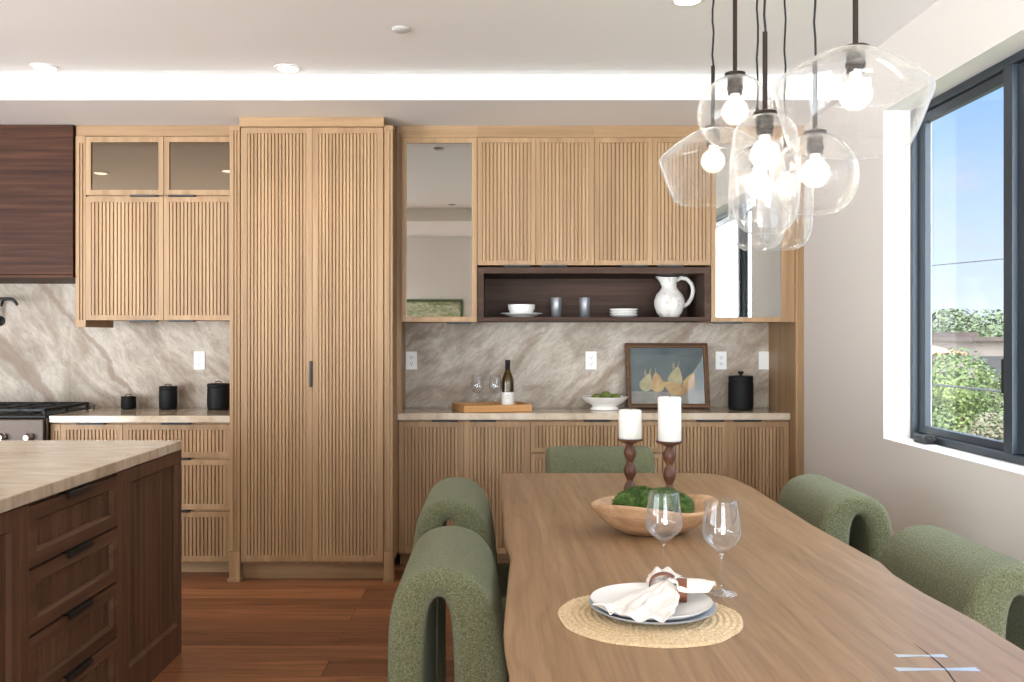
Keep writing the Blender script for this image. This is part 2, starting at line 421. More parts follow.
for name, mp, rect, nseg in (('added_door', lambda u, v, d: (u, YF-.12+d, v), (-3.4, 1.5, .02, 2.55), 3), ('added_window', lambda u, v, d: (XL-.12+d, u, v), (-3.3, 2.0, .02, 2.5), 3)):  # unseen glazed openings, added to let more daylight into the room
    w2 = bpy.data.objects.new(name, None); C.objects.link(w2); w2['kind'] = 'structure'; ORI[w2] = Vector((0,0,0))
    L = (rect[1]-rect[0])/nseg
    for k in range(nseg):
        a, b = rect[0]+L*k, rect[0]+L*(k+1)
        q = MB(); q.mframe(mp, (a, b, rect[2], rect[3]), (a+.06, b-.06, rect[2]+.06, rect[3]-.06), 0, .06)
        so = q.build('sash', M['frame_dark'], w2)
        MB().mbox(mp, a+.055, b-.055, rect[2]+.055, rect[3]-.055, .028, .032).build('pane', M['pane'], so)

# ------------------------------------------------------------------ cabinets
def slat_panel(name, mp, u0, u1, v0, v1, dback, depth, mat, parent, pitch=.0212, gap=.0052):
    """one continuous reeded surface"""
    n = max(1, round((u1-u0)/pitch)); p = (u1-u0)/n
    us = []
    for k in range(n):
        a = u0+k*p
        us += [(a, dback), (a+gap*.5, dback), (a+gap*.5+.0008, dback+depth), (a+p-gap*.5-.0008, dback+depth), (a+p-gap*.5, dback)]
    us.append((u1, dback))
    vs = []; fs = []
    for u, d in us: vs += [mp(u, v0, d), mp(u, v1, d)]
    for k in range(len(us)-1): fs.append((2*k, 2*k+2, 2*k+3, 2*k+1))
    return MB().add(vs, fs).build(name, mat, parent)

def pull(mp, u0, u1, v, d, parent, below=False, name='handle'):
    """thin black tab pull folded over the edge of a front"""
    b = MB()
    if below: b.mbox(mp, u0, u1, v-.010, v+.001, d-.016, d+.012)
    else: b.mbox(mp, u0, u1, v-.001, v+.009, d-.016, d+.012)
    return b.build(name, M['black'], parent, bevel=.0015)

def slat_front(kind, mp, u0, u1, v0, v1, parent, fw=.032, th=.02, mat='oak', handle=None, below=False, pitch=.0212):
    fr = MB(); fr.mframe(mp, (u0, u1, v0, v1), (u0+fw, u1-fw, v0+fw, v1-fw), 0, th)
    d = fr.build(kind, M[mat], parent, bevel=.0012)
    slat_panel('slat_panel', mp, u0+fw-.001, u1-fw+.001, v0+fw-.001, v1-fw+.001, .005, .0115, M['oak_slat'], d, pitch)
    if handle: pull(mp, handle[0], handle[1], v0 if below else v1, th, d, below)
    return d

def glass_front(kind, mp, u0, u1, v0, v1, parent, gm, fw=.03, th=.02, handle=None):
    fr = MB(); fr.mframe(mp, (u0, u1, v0, v1), (u0+fw, u1-fw, v0+fw, v1-fw), 0, th)
    d = fr.build(kind, M['oak'], parent, bevel=.0012)
    MB().mbox(mp, u0+fw-.002, u1-fw+.002, v0+fw-.002, v1-fw+.002, .004, .01).build('glass_panel', gm, d)
    if handle: pull(mp, handle[0], handle[1], v0, th, d, True)
    return d
G = .0016
YBS = 5.862                                                         # face of the stone backsplash
def px(x, Y): return (x-496)*Y/920.
def pz(y, Y): return 1.36-(y-338)*Y/920.

# --- tall pantry cabinet
YT = 5.13
x0, xm, x1 = px(240.6,YT), px(312.3,YT), px(383.5,YT)
tc = thing('tall_cabinet', ((x0+x1)/2, 5.5, 0), 'floor to ceiling oak pantry cabinet with two tall reeded doors and pilasters', 'cabinet')
MB().box(-1.475, -.579, YT+.021, YBS+.02, .098, 2.545).build('carcass', M['oak'], tc, bevel=.001)
mp = back(YT+.02)
zb, zt = pz(561.6,YT), pz(127.4,YT)
d = slat_front('door', mp, x0+G, xm-G/2, zb, zt, tc, .034, pitch=.0195)
d2 = slat_front('door', mp, xm+G/2, x1-G, zb, zt, tc, .034, pitch=.0195)
MB().mbox(mp, px(309.7,YT), px(312.2,YT), pz(387,YT), pz(361,YT), .012, .032).build('handle', M['black'], d, bevel=.0015)
MB().box(x0-.004, x1+.004, YT-.012, 5.5, zt+.002, SOF-.001).build('crown', M['oak_h'], tc, bevel=.0015)
for a, b in ((-1.47, x0-.004), (x1+.004, -.585)): MB().box(a, b, YT+.2, 5.5, 2.545, SOF-.001).build('top_filler', M['oak_h'], tc)
MB().box(-1.43, -.62, YT+.075, YT+.10, .0, .1).build('toe_kick', M['oak_h'], tc)
for a, b in ((px(229.4,YT), px(239.6,YT)), (px(384.3,YT), px(392.6,YT))):
    pil = MB().box(a, b, YT+.004, YT+.06, .17, 2.544).build('pilaster', M['oak'], tc, bevel=.002)
    slat_panel('reeding', back(YT+.004), a+.012, b-.012, .175, 2.515, -.001, .009, M['oak'], pil, .0165, .008)
    q = MB(); q.box(a-.002, b+.002, YT-.006, YT+.07, .022, .17); q.box(a-.008, b+.008, YT-.014, YT+.075, 0, .024)
    q.build('plinth', M['oak'], pil, bevel=.003)
    MB().box(a-.003, b+.003, YT-.002, YT+.06, 2.516, 2.5455).build('cap', M['oak'], pil, bevel=.0015)

# --- wall cabinet beside the range hood
YU = 5.33
ul = thing('upper_cabinet', (-1.95, 5.6, 1.44), 'oak wall cabinet beside the dark hood with bronze glass doors over reeded doors', 'cabinet')
ux0, ux1, uxm, ux2 = px(76.8,YU), px(87,YU), px(165,YU), -1.477
mp = back(YU)
zb = pz(320.3,YU)
MB().box(ux1-.001, ux2, YU+.001, YBS, zb+.004, 2.53).build('carcass', M['oak'], ul)
for k, (a, b, ha) in enumerate(((ux1+G, uxm-G, (px(132,YU), px(158.6,YU))), (uxm+G, ux2, (px(170,YU), px(196,YU))))):
    glass_front('glass_door', mp, a, b, pz(195.6,YU), pz(137.6,YU), ul, M['bronzeglass'], .03, handle=ha)
    slat_front('door', mp, a, b, zb, pz(197.4,YU), ul, .03, handle=ha, below=True)
MB().box(ux0, ux2, YU-.012, YU+.1, pz(136.4,YU), SOF-.001).build('crown', M['oak_h'], ul, bevel=.0015)
p_ = MB().box(ux0, ux1, YU-.018, YBS-.16, pz(327,YU), pz(136.6,YU)).build('end_panel', M['oak'], ul, bevel=.0015)
slat_panel('reeding', back(YU-.018), ux0+.012, ux1-.012, pz(320,YU), pz(144,YU), -.001, .008, M['oak'], p_, .016, .008)

# --- dining hutch wall cabinets
YH = 5.34
mp = back(YH)
hx = [px(401.3,YH), px(477.3,YH), px(535.6,YH), px(593.8,YH), px(651.7,YH), px(710.2,YH), px(785.5,YH)]
ht, hb, hm = pz(138.4,YH), pz(322,YH), pz(265.4,YH)
def hutch(name, a, b, z0, label, group=None):
    r = thing(name, ((a+b)/2, 5.6, z0), label, 'cabinet', group)
    MB().box(a+.001, b-.001, YH+.001, YBS, z0+.002, ht+.02).build('carcass', M['oak'], r)
    MB().box(a, b, YH-.012, YH+.1, ht+.003, SOF-.001).build('crown', M['oak_h'], r)
    return r
r = hutch('mirror_cabinet', hx[0], hx[1], hb, 'oak wall cabinet with a tall mirror door beside the tall pantry')
glass_front('mirror_door', mp, hx[0]+G, hx[1]-G, hb, ht, r, M['mirror'], .03, handle=(px(446,YH), px(472,YH)))
r = hutch('upper_cabinet', hx[1], hx[3], hm, 'pair of reeded oak wall doors above the white bowl and grey cups')
slat_front('door', mp, hx[1]+G, hx[2]-G/2, hm, ht, r, .028, handle=(px(504,YH), px(530,YH)), below=True, pitch=.0225)
slat_front('door', mp, hx[2]+G/2, hx[3]-G, hm, ht, r, .028, handle=(px(541,YH), px(567,YH)), below=True, pitch=.0225)
r = hutch('upper_cabinet', hx[3], hx[5], hm, 'pair of reeded oak wall doors above the plates and pitcher, partly behind pendants')
slat_front('door', mp, hx[3]+G, hx[4]-G/2, hm, ht, r, .028, handle=(px(620,YH), px(647,YH)), below=True, pitch=.0225)
slat_front('door', mp, hx[4]+G/2, hx[5]-G, hm, ht, r, .028, handle=(px(657,YH), px(683,YH)), below=True, pitch=.0225)
r = hutch('mirror_cabinet', hx[5], hx[6], hb, 'oak wall cabinet with a mirror door behind the pendants reflecting the window')
glass_front('mirror_door', mp, hx[5]+G, hx[6]-G, hb, ht, r, M['mirror'], .028, handle=(px(713,YH), px(741,YH)))
MB().box(hx[6], 1.736, YH+.01, YH+.03, hb, SOF-.001).build('filler', M['oak'], r)
MB().box(-.5785, hx[0]-.0005, YH+.015, YH+.035, 0.92, SOF-.001).build('scribe_strip', M['oak'], tc)
# open walnut shelf box
sx0, sx1, sz0, sz1 = hx[1]+.002, hx[5]-.002, pz(321,YH), hm-.012
r = thing('open_shelf', ((sx0+sx1)/2, 5.6, sz0), 'dark walnut open shelf niche under the reeded wall doors', 'shelf')
b = MB(); b.mframe(back(YH), (sx0, sx1, sz0, sz1), (sx0+.036, sx1-.036, sz0+.022, sz1-.036), -.515, .022)
b.build('shelf_box', M['shelfwood'], r, bevel=.0012)
MB().box(sx0+.03, sx1-.03, 5.80, 5.82, sz0+.02, sz1-.03).build('back_panel', M['shelfwood'], r)
ZS = sz0+.022
# full height end panel beside the window wall
r = thing('end_panel', (1.76, 5.6, 0), 'full height oak end panel against the window wall', 'panel')
p_ = MB().box(1.7365, XR-.001, YU, YBS, 0, SOF-.001).build('panel', M['oak'], r, bevel=.0015)
slat_panel('reeding', back(YU), 1.746, XR-.008, .1, 2.52, -.001, .008, M['oak'], p_, .0165, .008)

# --- base cabinets under the hutch
YD = 5.44
mp = back(YD+.02)
bz0, bz1 = pz(554,YD), .8745
bx = [px(398.4,YD), px(464,YD), px(530.4,YD), px(662.6,YD), px(728,YD), 1.735]
def base(a, b, y, label, toe=True):
    r = thing('base_cabinet', ((a+b)/2, 5.6, 0), label, 'cabinet')
    MB().box(a, b, y+.021, YBS, .082, .876).build('carcass', M['oak'], r)
    MB().box(a, b, y+.09, y+.11, 0, .083).build('toe_kick', M['oak_h'], r)
    return r
r = base(bx[0], bx[2], YD, 'reeded oak base cabinet with two doors under the wine tray')
slat_front('door', mp, bx[0]+G, bx[1]-G/2, bz0, bz1-.008, r, .034, handle=(px(432,YD), px(458,YD)))
slat_front('door', mp, bx[1]+G/2, bx[2]-G, bz0, bz1-.008, r, .034, handle=(px(469.5,YD), px(496,YD)))
r = base(bx[2], bx[3], YD, 'reeded oak drawer base cabinet under the bowl of limes')
zs = [bz1-.008, pz(454,YD), pz(503,YD), bz0]
for k in range(3):
    slat_front('drawer', mp, bx[2]+G, bx[3]-G, zs[k+1]+(.011 if k < 2 else 0), zs[k], r, .026, handle=(px(583.6,YD), px(610,YD)))
r = base(bx[3], bx[5], YD, 'reeded oak base cabinet with two doors under the pear picture and black canister')
slat_front('door', mp, bx[3]+G, bx[4]-G/2, bz0, bz1-.008, r, .034, handle=(px(697,YD), px(724,YD)))
slat_front('door', mp, bx[4]+G/2, bx[5]-G, bz0, bz1-.008, r, .034, handle=(px(734,YD), px(761,YD)))
# --- base cabinets beside the range
YL = 5.255
mp = back(YL+.02)
lx = [px(50.5,YL), px(60.5,YL), px(122.6,YL), px(232,YL)]
r = base(lx[0], lx[2], YL, 'narrow reeded oak base cabinet between the range and the drawer unit')
p_ = MB().box(lx[0], lx[1], YL, YL+.03, .0, .868).build('pilaster', M['oak'], r, bevel=.0015)
slat_panel('reeding', back(YL), lx[0]+.012, lx[1]-.012, .1, .83, -.001, .008, M['oak'], p_, .016, .008)
slat_front('door', mp, lx[1]+G, lx[2]-G, .09, .866, r, .03, handle=(px(77,YL), px(105,YL)))
r = base(lx[2], lx[3], YL, 'reeded oak base cabinet of three drawers beside the pantry, under the black canisters')
for z0_, z1_ in ((pz(457.6,YL), .866), (pz(509.6,YL), pz(459.8,YL)), (pz(561.8,YL), pz(511.8,YL))):
    slat_front('drawer', mp, lx[2]+G, lx[3]-G, z0_, z1_, r, .032, handle=(px(161.5,YL), px(190,YL)))
# --- worktops and backsplash
tag(MB().box(px(397.3,5.42), 1.735, 5.42, YBS-.001, .877, .917).build('worktop', M['counter'], loc=(.6,5.6,.877), bevel=.004), 'pale quartzite worktop along the dining hutch', 'worktop')
tag(MB().box(-2.548, -1.478, 5.239, YBS-.001, .877, .917).build('worktop', M['counter'], loc=(-2,5.6,.877), bevel=.004), 'pale quartzite worktop beside the range holding black canisters', 'worktop')
o = MB().box(-5.2, -1.476, YBS, YB-.001, .86, 1.72).build('backsplash', M['stone_l'], loc=(-2.4, 5.88, 1.2)); o['kind'] = 'structure'; o['label'] = 'veined stone backsplash behind the range'
o = MB().box(-.578, 1.736, YBS, YB-.001, .86, 1.5).build('backsplash', M['stone_r'], loc=(.5, 5.88, 1.2)); o['kind'] = 'structure'; o['label'] = 'veined stone backsplash of the dining hutch'

# --- range hood
r = thing('range_hood', (-3.0, 5.6, 1.7), 'dark walnut box hood over the range with horizontal grain', 'hood')
MB().box(-3.55, px(72.9,5.295), 5.295, YBS, pz(274.5,5.295), SOF-.001).build('hood_body', M['walnut_h'], r, bevel=.002)
MB().box(-3.555, px(72.9,5.295)+.004, 5.289, YBS, pz(278,5.295), pz(274.9,5.295)).build('bottom_band', M['walnut_h'], r, bevel=.002)
# --- range
r = thing('range_cooker', (-3.02, 5.5, 0), 'stainless steel range with black cast iron grates under the walnut hood', 'range')
RX0, RX1, RY = -3.47, -2.552, 5.2
MB().box(RX0, RX1, RY+.03, YBS-.001, .1, .905).build('body', M['steel'], r, bevel=.003)
MB().box(RX0, RX1, RY, RY+.03, .72, .905).build('control_panel', M['dimsteel'], r, bevel=.012, seg=4)
MB().box(RX0+.01, RX1-.01, RY+.005, RY+.03, .16, .70).build('oven_door', M['steel'], r, bevel=.004)
MB().box(RX0+.02, RX1-.02, RY+.06, YBS-.02, 0, .1).build('toe_panel', M['iron'], r)
hd = MB(); hd.tube([(RX0+.06,RY-.045,.665),(RX1-.06,RY-.045,.665)], .013, 12)
for x in (RX0+.1, RX1-.1): hd.tube([(x,RY-.045,.665),(x,RY+.01,.665)], .008, 8)
hd.build('oven_handle', M['steel'], r, smooth=40)
MB().box(RX0+.004, RX1-.004, RY+.02, YBS-.05, .905, .921).build('cooktop', M['iron'], r, bevel=.004)
MB().box(RX0+.004, RX1-.004, YBS-.05, YBS-.001, .905, .935).build('rear_trim', M['steel'], r, bevel=.003)
for k in range(6):
    x = RX0+.085+k*.1496
    kb = MB(); kb.add([], [])
    prof = [(.024,0),(.024,.012),(.02,.016),(.018,.04),(.014,.044),(0,.044)]
    seg = 20; vs = []; fs = []
    for rr, zz in prof:
        for q in range(seg): vs.append((x+rr*math.cos(2*PI*q/seg), RY-zz, .80+rr*math.sin(2*PI*q/seg)))
    for j in range(len(prof)-1):
        for q in range(seg): fs.append((j*seg+q, j*seg+(q+1) % seg, (j+1)*seg+(q+1) % seg, (j+1)*seg+q))
    kb.add(vs, fs).build('knob', M['steel'], r, smooth=40)
for k in range(3):
    a = RX0+.01+k*.3; b = a+.296; y0, y1 = RY+.035, YBS-.06
    g = MB(); zt_ = .957
    for x in (a+.008, b-.008, (a+b)/2): g.box(x-.006, x+.006, y0, y1, zt_-.016, zt_)
    for y in (y0+.006, y1-.006, (y0+y1)/2, y0+.15, y1-.15): g.box(a+.002, b-.002, y-.006, y+.006, zt_-.016, zt_)
    for x in (a+.01, b-.01):
        for y in (y0+.01, y1-.01, (y0+y1)/2): g.box(x-.008, x+.008, y-.008, y+.008, .9205, zt_-.01)
    g.build('grate', M['iron'], r, bevel=.002)
    for y in (y0+.15, y1-.15):
        MB().lathe([(.045,0),(.045,.012),(.03,.018),(0,.018)], ((a+b)/2, y, .921), 20).build('burner', M['iron'], r, smooth=40)
# --- pot filler on the backsplash
r = thing('pot_filler', (-3.16, YBS, 1.47), 'black wall mounted pot filler tap above the range', 'tap')
zf = pz(321,5.85)
q = MB(); cx = px(-1,5.85)
vs = []; fs = []; seg = 24
for rr, d_ in ((.032,0),(.032,.012),(.02,.018),(.02,.05),(0,.05)):
    for k in range(seg): vs.append((cx+rr*math.cos(2*PI*k/seg), YBS-d_, zf+rr*math.sin(2*PI*k/seg)))
for j in range(4):
    for k in range(seg): fs.append((j*seg+k, j*seg+(k+1) % seg, (j+1)*seg+(k+1) % seg, (j+1)*seg+k))
q.add(vs, fs).build('wall_flange', M['black'], r, smooth=40)
za = pz(299,5.7)
MB().tube([(cx,YBS-.045,zf-.02),(cx,YBS-.05,za)], .012, 10).tube([(cx,YBS-.05,za-.006),(cx+.03,5.70,za-.006)], .009, 10).build('riser', M['black'], r, smooth=40)
MB().tube([(cx-.16,5.70,za),(px(11,5.7),5.70,za),(px(13.5,5.7),5.70,za-.006),(px(17.5,5.7),5.70,pz(305,5.7))], .0095, 10).build('spout', M['black'], r, smooth=40)
MB().tube([(px(3,5.7),5.70,za-.01),(px(3,5.7),5.68,pz(306,5.7))], .006, 8).build('lever', M['black'], r, smooth=40)

# --- kitchen island
XI, YI0, YI1 = -1.362, 1.0, 3.985
r = thing('kitchen_island', (-1.95, 2.5, 0), 'dark walnut kitchen island with panelled drawer fronts', 'island')
MB().box(-2.6, XI-.022, YI0, YI1-.001, .0, .876).build('carcass', M['walnut'], r, bevel=.002)
mp = right(XI-.021)
def groove_panel(name, mp, u0, u1, v0, v1, d, mat, parent, w=.055):
    n = max(1, round((u1-u0)/w)); p = (u1-u0)/n; us = []
    for k in range(n):
        a = u0+k*p; us += [(a, d-.003), (a+.003, d), (a+p-.003, d)]
    us.append((u1, d-.003)); vs = []; fs = []
    for u, dd in us: vs += [mp(u, v0, dd), mp(u, v1, dd)]
    for k in range(len(us)-1): fs.append((2*k, 2*k+2, 2*k+3, 2*k+1))
    return MB().add(vs, fs).build(name, mat, parent)
def shaker(kind, u0, u1, v0, v1, fw=.045, bt=None, handle=False, w=.055):
    bt = bt if bt is not None else fw
    f = MB(); f.mframe(mp, (u0, u1, v0, v1), (u0+fw, u1-fw, v0+bt, v1-fw), 0, .021)
    f.mframe(mp, (u0+fw-.001, u1-fw+.001, v0+bt-.001, v1-fw+.001), (u0+fw+.009, u1-fw-.009, v0+bt+.009, v1-fw-.009), 0, .0245, .012)
    d = f.build(kind, M['walnut_y'] if handle else M['walnut'], r, bevel=.001)
    groove_panel('inset_panel', mp, u0+fw, u1-fw, v0+bt, v1-fw, .0085, M['walnut'], d, w)
    if handle:
        m_ = (u0+u1)/2
        h = MB(); h.mbox(mp, m_-.085, m_+.085, v1-.002, v1+.006, -.005, .034); h.mbox(mp, m_-.085, m_+.085, v1-.014, v1+.006, .03, .036)
        h.build('handle', M['black'], d, bevel=.0015)
shaker('end_panel', 3.355, YI1-.001, .0, .874, .05, .135)
def post(a, b): MB().mbox(mp, a, b, 0, .874, 0, .021).build('stile', M['walnut'], r, bevel=.001)
post(3.312, 3.3535)
dz = [.866, .677, .480, .283, .086]
for k in range(4): shaker('drawer', 2.685, 3.309, dz[k+1]+.009, dz[k], .042, handle=True)
post(2.64, 2.683)
MB().mbox(mp, 1.0, 3.312, 0, .084, -.03, .016).build('toe_board', M['walnut_y'], r)
shaker('door', 2.0, 2.637, .09, .874, .055)
shaker('door', 1.36, 1.996, .09, .874, .055)
post(1.0, 1.357)
tag(MB().box(-2.64, XI+.002, .95, YI1+.002, .877, .917).build('worktop', M['counter'], loc=(-2,2.5,.877), bevel=.004), 'thick pale quartzite worktop on the walnut island', 'worktop')

# ------------------------------------------------------------------ outlets
def outlet(x, z, label, switch=False):
    r = thing('light_switch' if switch else 'wall_outlet', (x, YBS, z), label, 'switch' if switch else 'outlet', None)
    mp = back(YBS-.0005)
    MB().mbox(mp, x-.035, x+.035, z-.0575, z+.0575, 0, .006).build('cover_plate', M['plastic'], r, bevel=.002)
    if switch: MB().mbox(mp, x-.017, x+.017, z-.033, z+.033, .006, .009).build('rocker', M['plastic'], r, bevel=.002)
    for s in (() if switch else (-1, 1)):
        so = MB().mbox(mp, x-.017, x+.017, z+s*.02-.014, z+s*.02+.014, .006, .0078).build('socket', M['plastic'], r, bevel=.003)
        q = MB(); q.mbox(mp, x-.008, x-.0055, z+s*.02-.002, z+s*.02+.008, .007, .0083); q.mbox(mp, x+.0055, x+.008, z+s*.02-.002, z+s*.02+.008, .007, .0083)
        q.mbox(mp, x-.003, x+.003, z+s*.02-.010, z+s*.02-.005, .007, .0083); q.build('slots', M['slot'], so)
zo = pz(360.5, YBS)
outlet(px(199.6,YBS), zo, 'white wall outlet above the black canisters by the range')
outlet(px(411.5,YBS), zo, 'white wall outlet beside the tall pantry, under the mirror door')
outlet(px(591,YBS), zo, 'white wall outlet above the bowl of limes')
outlet(px(721,YBS), zo, 'white wall outlet between the pear picture and the black canister')
outlet(px(764,YBS), zo, 'blank white switch plate beside the oak end panel', True)

# ------------------------------------------------------------------ canisters
def canister(x, y, rad, h, label, wood_knob=True, ribs=True):
    z = .9175
    r = thing('canister', (x, y, z), label, 'canister')
    seg = 48; n = 14; vs = []; fs = []
    hb = h*.86
    rows = [(rad*.94,0),(rad,.006)]+[(rad, .006+(hb-.012)*k/n) for k in range(1, n+1)]+[(rad*.97,hb),(0,hb)]
    for j, (rr, zz) in enumerate(rows):
        for k in range(seg):
            e = rr
            if 2 <= j < len(rows)-3 and ribs: e = rr*(1+(.018 if wood_knob else .034)*((j+k) % 2))
            vs.append((x+e*math.cos(2*PI*k/seg), y+e*math.sin(2*PI*k/seg), z+zz))
    for j in range(len(rows)-1):
        for k in range(seg): fs.append((j*seg+k, j*seg+(k+1) % seg, (j+1)*seg+(k+1) % seg, (j+1)*seg+k))
    MB().add(vs, fs).build('body', M['blackpot'], r, smooth=25)
    li = MB().lathe([(rad*.98,0),(rad*1.02,.003),(rad*1.02,h*.1),(rad*.96,h*.14),(0,h*.14)], (x,y,z+hb), 40).build('lid', M['blackpot'], r, smooth=35)
    if wood_knob:
        MB().tube([(x-.022,y,z+h-.002),(x-.018,y,z+h+.009),(x,y,z+h+.013),(x+.018,y,z+h+.009),(x+.022,y,z+h-.002)], .004, 8).build('handle', M['turned'], li, smooth=40)
    else:
        MB().lathe([(.010,0),(.009,.012),(.018,.02),(.018,.028),(.01,.032),(0,.032)], (x,y,z+h-.002), 20).build('knob', M['blackpot'], li, smooth=35)
canister(px(128.6,5.74), 5.74, .0445, .078, 'smallest black ceramic canister near the range')
canister(px(168.2,5.74), 5.74, .054, .142, 'medium black ceramic canister in the middle of the three by the range')
canister(px(218.4,5.72), 5.72, .067, .16, 'largest of the three black canisters, beside the tall pantry')
canister(px(740.8,5.70), 5.70, .074, .208, 'black embossed canister with round lid knob beside the pear picture', False)

# ------------------------------------------------------------------ wine tray, bottle, glasses on the hutch
ta = math.radians(17.0)
tr = thing('serving_tray', (px(464,5.43), 5.43, .9175), 'shallow rectangular wooden tray on the hutch worktop', 'tray')
TW, TD = .425, .28
loc_ = lambda u, v, d: (u, v, d)
MB().box(.004, TW-.004, .004, TD-.004, 0, .010).build('tray_base', M['tray'], tr, local=True)
q = MB(); q.mframe(lambda u, v, d: (u, v, d), (0, TW, 0, TD), (.012, TW-.012, .012, TD-.012), 0, .042); q.build('tray_rim', M['tray'], tr, local=True, bevel=.0025)
tr.rotation_euler = (0,0,ta)
def on_tray(u, v): return (tr.location.x+u*math.cos(ta)-v*math.sin(ta), tr.location.y+u*math.sin(ta)+v*math.cos(ta), .9277)
b0 = on_tray(.303, .10)
r = thing('wine_bottle', b0, 'wine bottle with black capsule and cream label on the tray', 'bottle')
MB().lathe([(.034,0),(.0375,.004),(.0375,.165),(.034,.19),(.022,.218),(.0155,.24),(.0145,.285)], b0, 36).build('bottle_glass', M['bottleglass'], r, smooth=40)
MB().lathe([(.030,.006),(.0345,.012),(.0345,.16),(.031,.185),(.019,.212),(.012,.232),(0,.232)], b0, 28).build('wine', plain('white_wine', (120,96,34), .3), r, smooth=40)
MB().lathe([(.0150,.235),(.0156,.236),(.0156,.285),(.0165,.287),(.0165,.297),(.015,.3),(0,.3)], b0, 28).build('capsule', M['capsule'], r, smooth=40)
lb = MB()
def arc(mb, c, rad, a0, a1, z0, z1, n=24):
    vs = []; fs = []
    for k in range(n+1):
        a = a0+(a1-a0)*k/n
        vs += [(c[0]+rad*math.cos(a), c[1]+rad*math.sin(a), c[2]+z0), (c[0]+rad*math.cos(a), c[1]+rad*math.sin(a), c[2]+z1)]
    for k in range(n): fs.append((2*k, 2*k+2, 2*k+3, 2*k+1))
    mb.add(vs, fs)
arc(lb, b0, .0379, -PI*.98, -PI*.02, .016, .103); lo = lb.build('label', M['label'], r, smooth=True)
li = MB()
for z_, w_ in ((.085,.30),(.078,.22),(.066,.36),(.040,.16)): arc(li, b0, .0381, -PI/2-w_, -PI/2+w_, z_, z_+.0022, 8)
li.build('print', M['ink'], lo)

def wine_glass(loc, h, rb, label, rbase=.036, group=None, rrim=None):
    r = thing('wine_glass', loc, label, 'glass', group)
    rim = rrim or rb*.78; zb = h*.46
    out = [(rbase,0),(rbase,.0018),(rbase*.5,.004),(.006,.010),(.0036,.02),(.0034,zb-.02),(.005,zb-.008)]
    H = h-zb; cup = []
    for k in range(17):
        t = k/16.
        e = rb*math.sin(min(1, (t/.38))*PI/2)**.8 if t < .38 else rb+(rim-rb)*((t-.38)/.62)**1.5
        cup.append((max(e, .006), zb+H*t*1.0-.004*(1-t)))
    inn = [(max(a-.0012, 0.0005), z+.0012) for a, z in reversed(cup[1:])]+[(0, zb+.004)]
    MB().lathe(out, loc, 28).build('stem_and_foot', M['wineglass'], r, smooth=50)
    MB().lathe(cup+inn, loc, 36, cap=False).build('bowl', M['wineglass'], r, smooth=50)
    return r
g0 = on_tray(.222, .095); g1 = on_tray(.122, .14)
wine_glass(g0, .205, .040, 'clear wine glass on the tray right beside the wine bottle')
wine_glass(g1, .205, .040, 'clear wine glass on the tray further from the wine bottle')

# ------------------------------------------------------------------ bowl of limes
bc = (px(604.5,5.68), 5.68, .9175)
r = thing('fruit_bowl', bc, 'wide white footed bowl holding limes on the hutch worktop', 'bowl')
MB().lathe([(.085,0),(.09,.004),(.085,.012),(.075,.018),(.082,.03),(.12,.05),(.146,.078),(.149,.082),(.145,.083),(.118,.056),(.07,.036),(0,.034)], bc, 56).build('bowl_body', M['porcelain'], r, smooth=50)
for k, (dx, dy, dz_, s) in enumerate(((-.056,-.03,.066,1.05),(.004,-.045,.074,1.3),(.066,-.03,.066,1.05),(-.03,.05,.058,1.),(.045,.055,.058,1.05),(.006,.02,.060,.8))):
    q = MB(); q.lathe([(0.001,-.034),(.006,-.031),(.02,-.022),(.0265,0),(.02,.022),(.006,.030),(.004,.034),(0,.035)], (0,0,0), 20)
    R = Matrix.Rotation(1.2+.3*k, 4, 'Y') @ Matrix.Rotation(k*1.7, 4, 'X')
    q.v = [tuple(R @ Vector(p)*s) for p in q.v]
    names = ['lime beside the rim nearest the wine tray', 'largest lime at the front of the white bowl', 'lime beside the rim nearest the pear picture', 'lime at the back of the bowl towards the wine tray', 'lime at the back of the bowl towards the pear picture', 'small lime in the middle of the white bowl']
    o = q.build('lime', M['lime'], local=True, smooth=True); o.location = (bc[0]+dx, bc[1]+dy, bc[2]+dz_+.008)
    tag(o, 'green '+names[k], 'lime', 'limes in the white bowl')

# ------------------------------------------------------------------ pear picture leaning on the backsplash
pw, ph = .522, .415
r = thing('framed_painting', (px(668.4,5.76), 5.765, .9175), 'dark carved frame with a still life of pears leaning on the backsplash', 'picture')
mp = lambda u, v, d: (u, -d, v)
q = MB(); q.mframe(mp, (-pw/2, pw/2, 0, ph), (-pw/2+.03, pw/2-.03, .03, ph-.03), 0, .022, .014); q.mframe(mp, (-pw/2+.004, pw/2-.004, .004, ph-.004), (-pw/2+.018, pw/2-.018, .018, ph-.018), .015, .028)
fr = q.build('picture_frame', wood('carved_frame_wood', (58,36,20), (92,60,34), (124,86,50), 'x', .4, 3), r, local=True, bevel=.002)
beads = MB()
for s in range(4):
    L_ = pw if s < 2 else ph
    n = int(L_/.014)
    for k in range(1, n):
        t = -L_/2+L_*k/n
        u, v = ((t, .023) if s == 0 else (t, ph-.023) if s == 1 else (-pw/2+.023, t+ph/2) if s == 2 else (pw/2-.023, t+ph/2))
        beads.lathe([(0.0005,-.006),(.006,0),(0.0005,.006)], (u, -.024, v), 6, False)
beads.build('beading', plain('gilt_beading', (160,122,80), .45, .3), fr, local=True)
def paint(name, a, b, sc):
    m = N(name); n = m.noise(m.coord((1,1,1), rand=False), sc, 5, .65, .8); m.col(m.ramp(n, [(.3, lin(a)), (.7, lin(b))])); m.sets(Roughness=.5); return m.mat
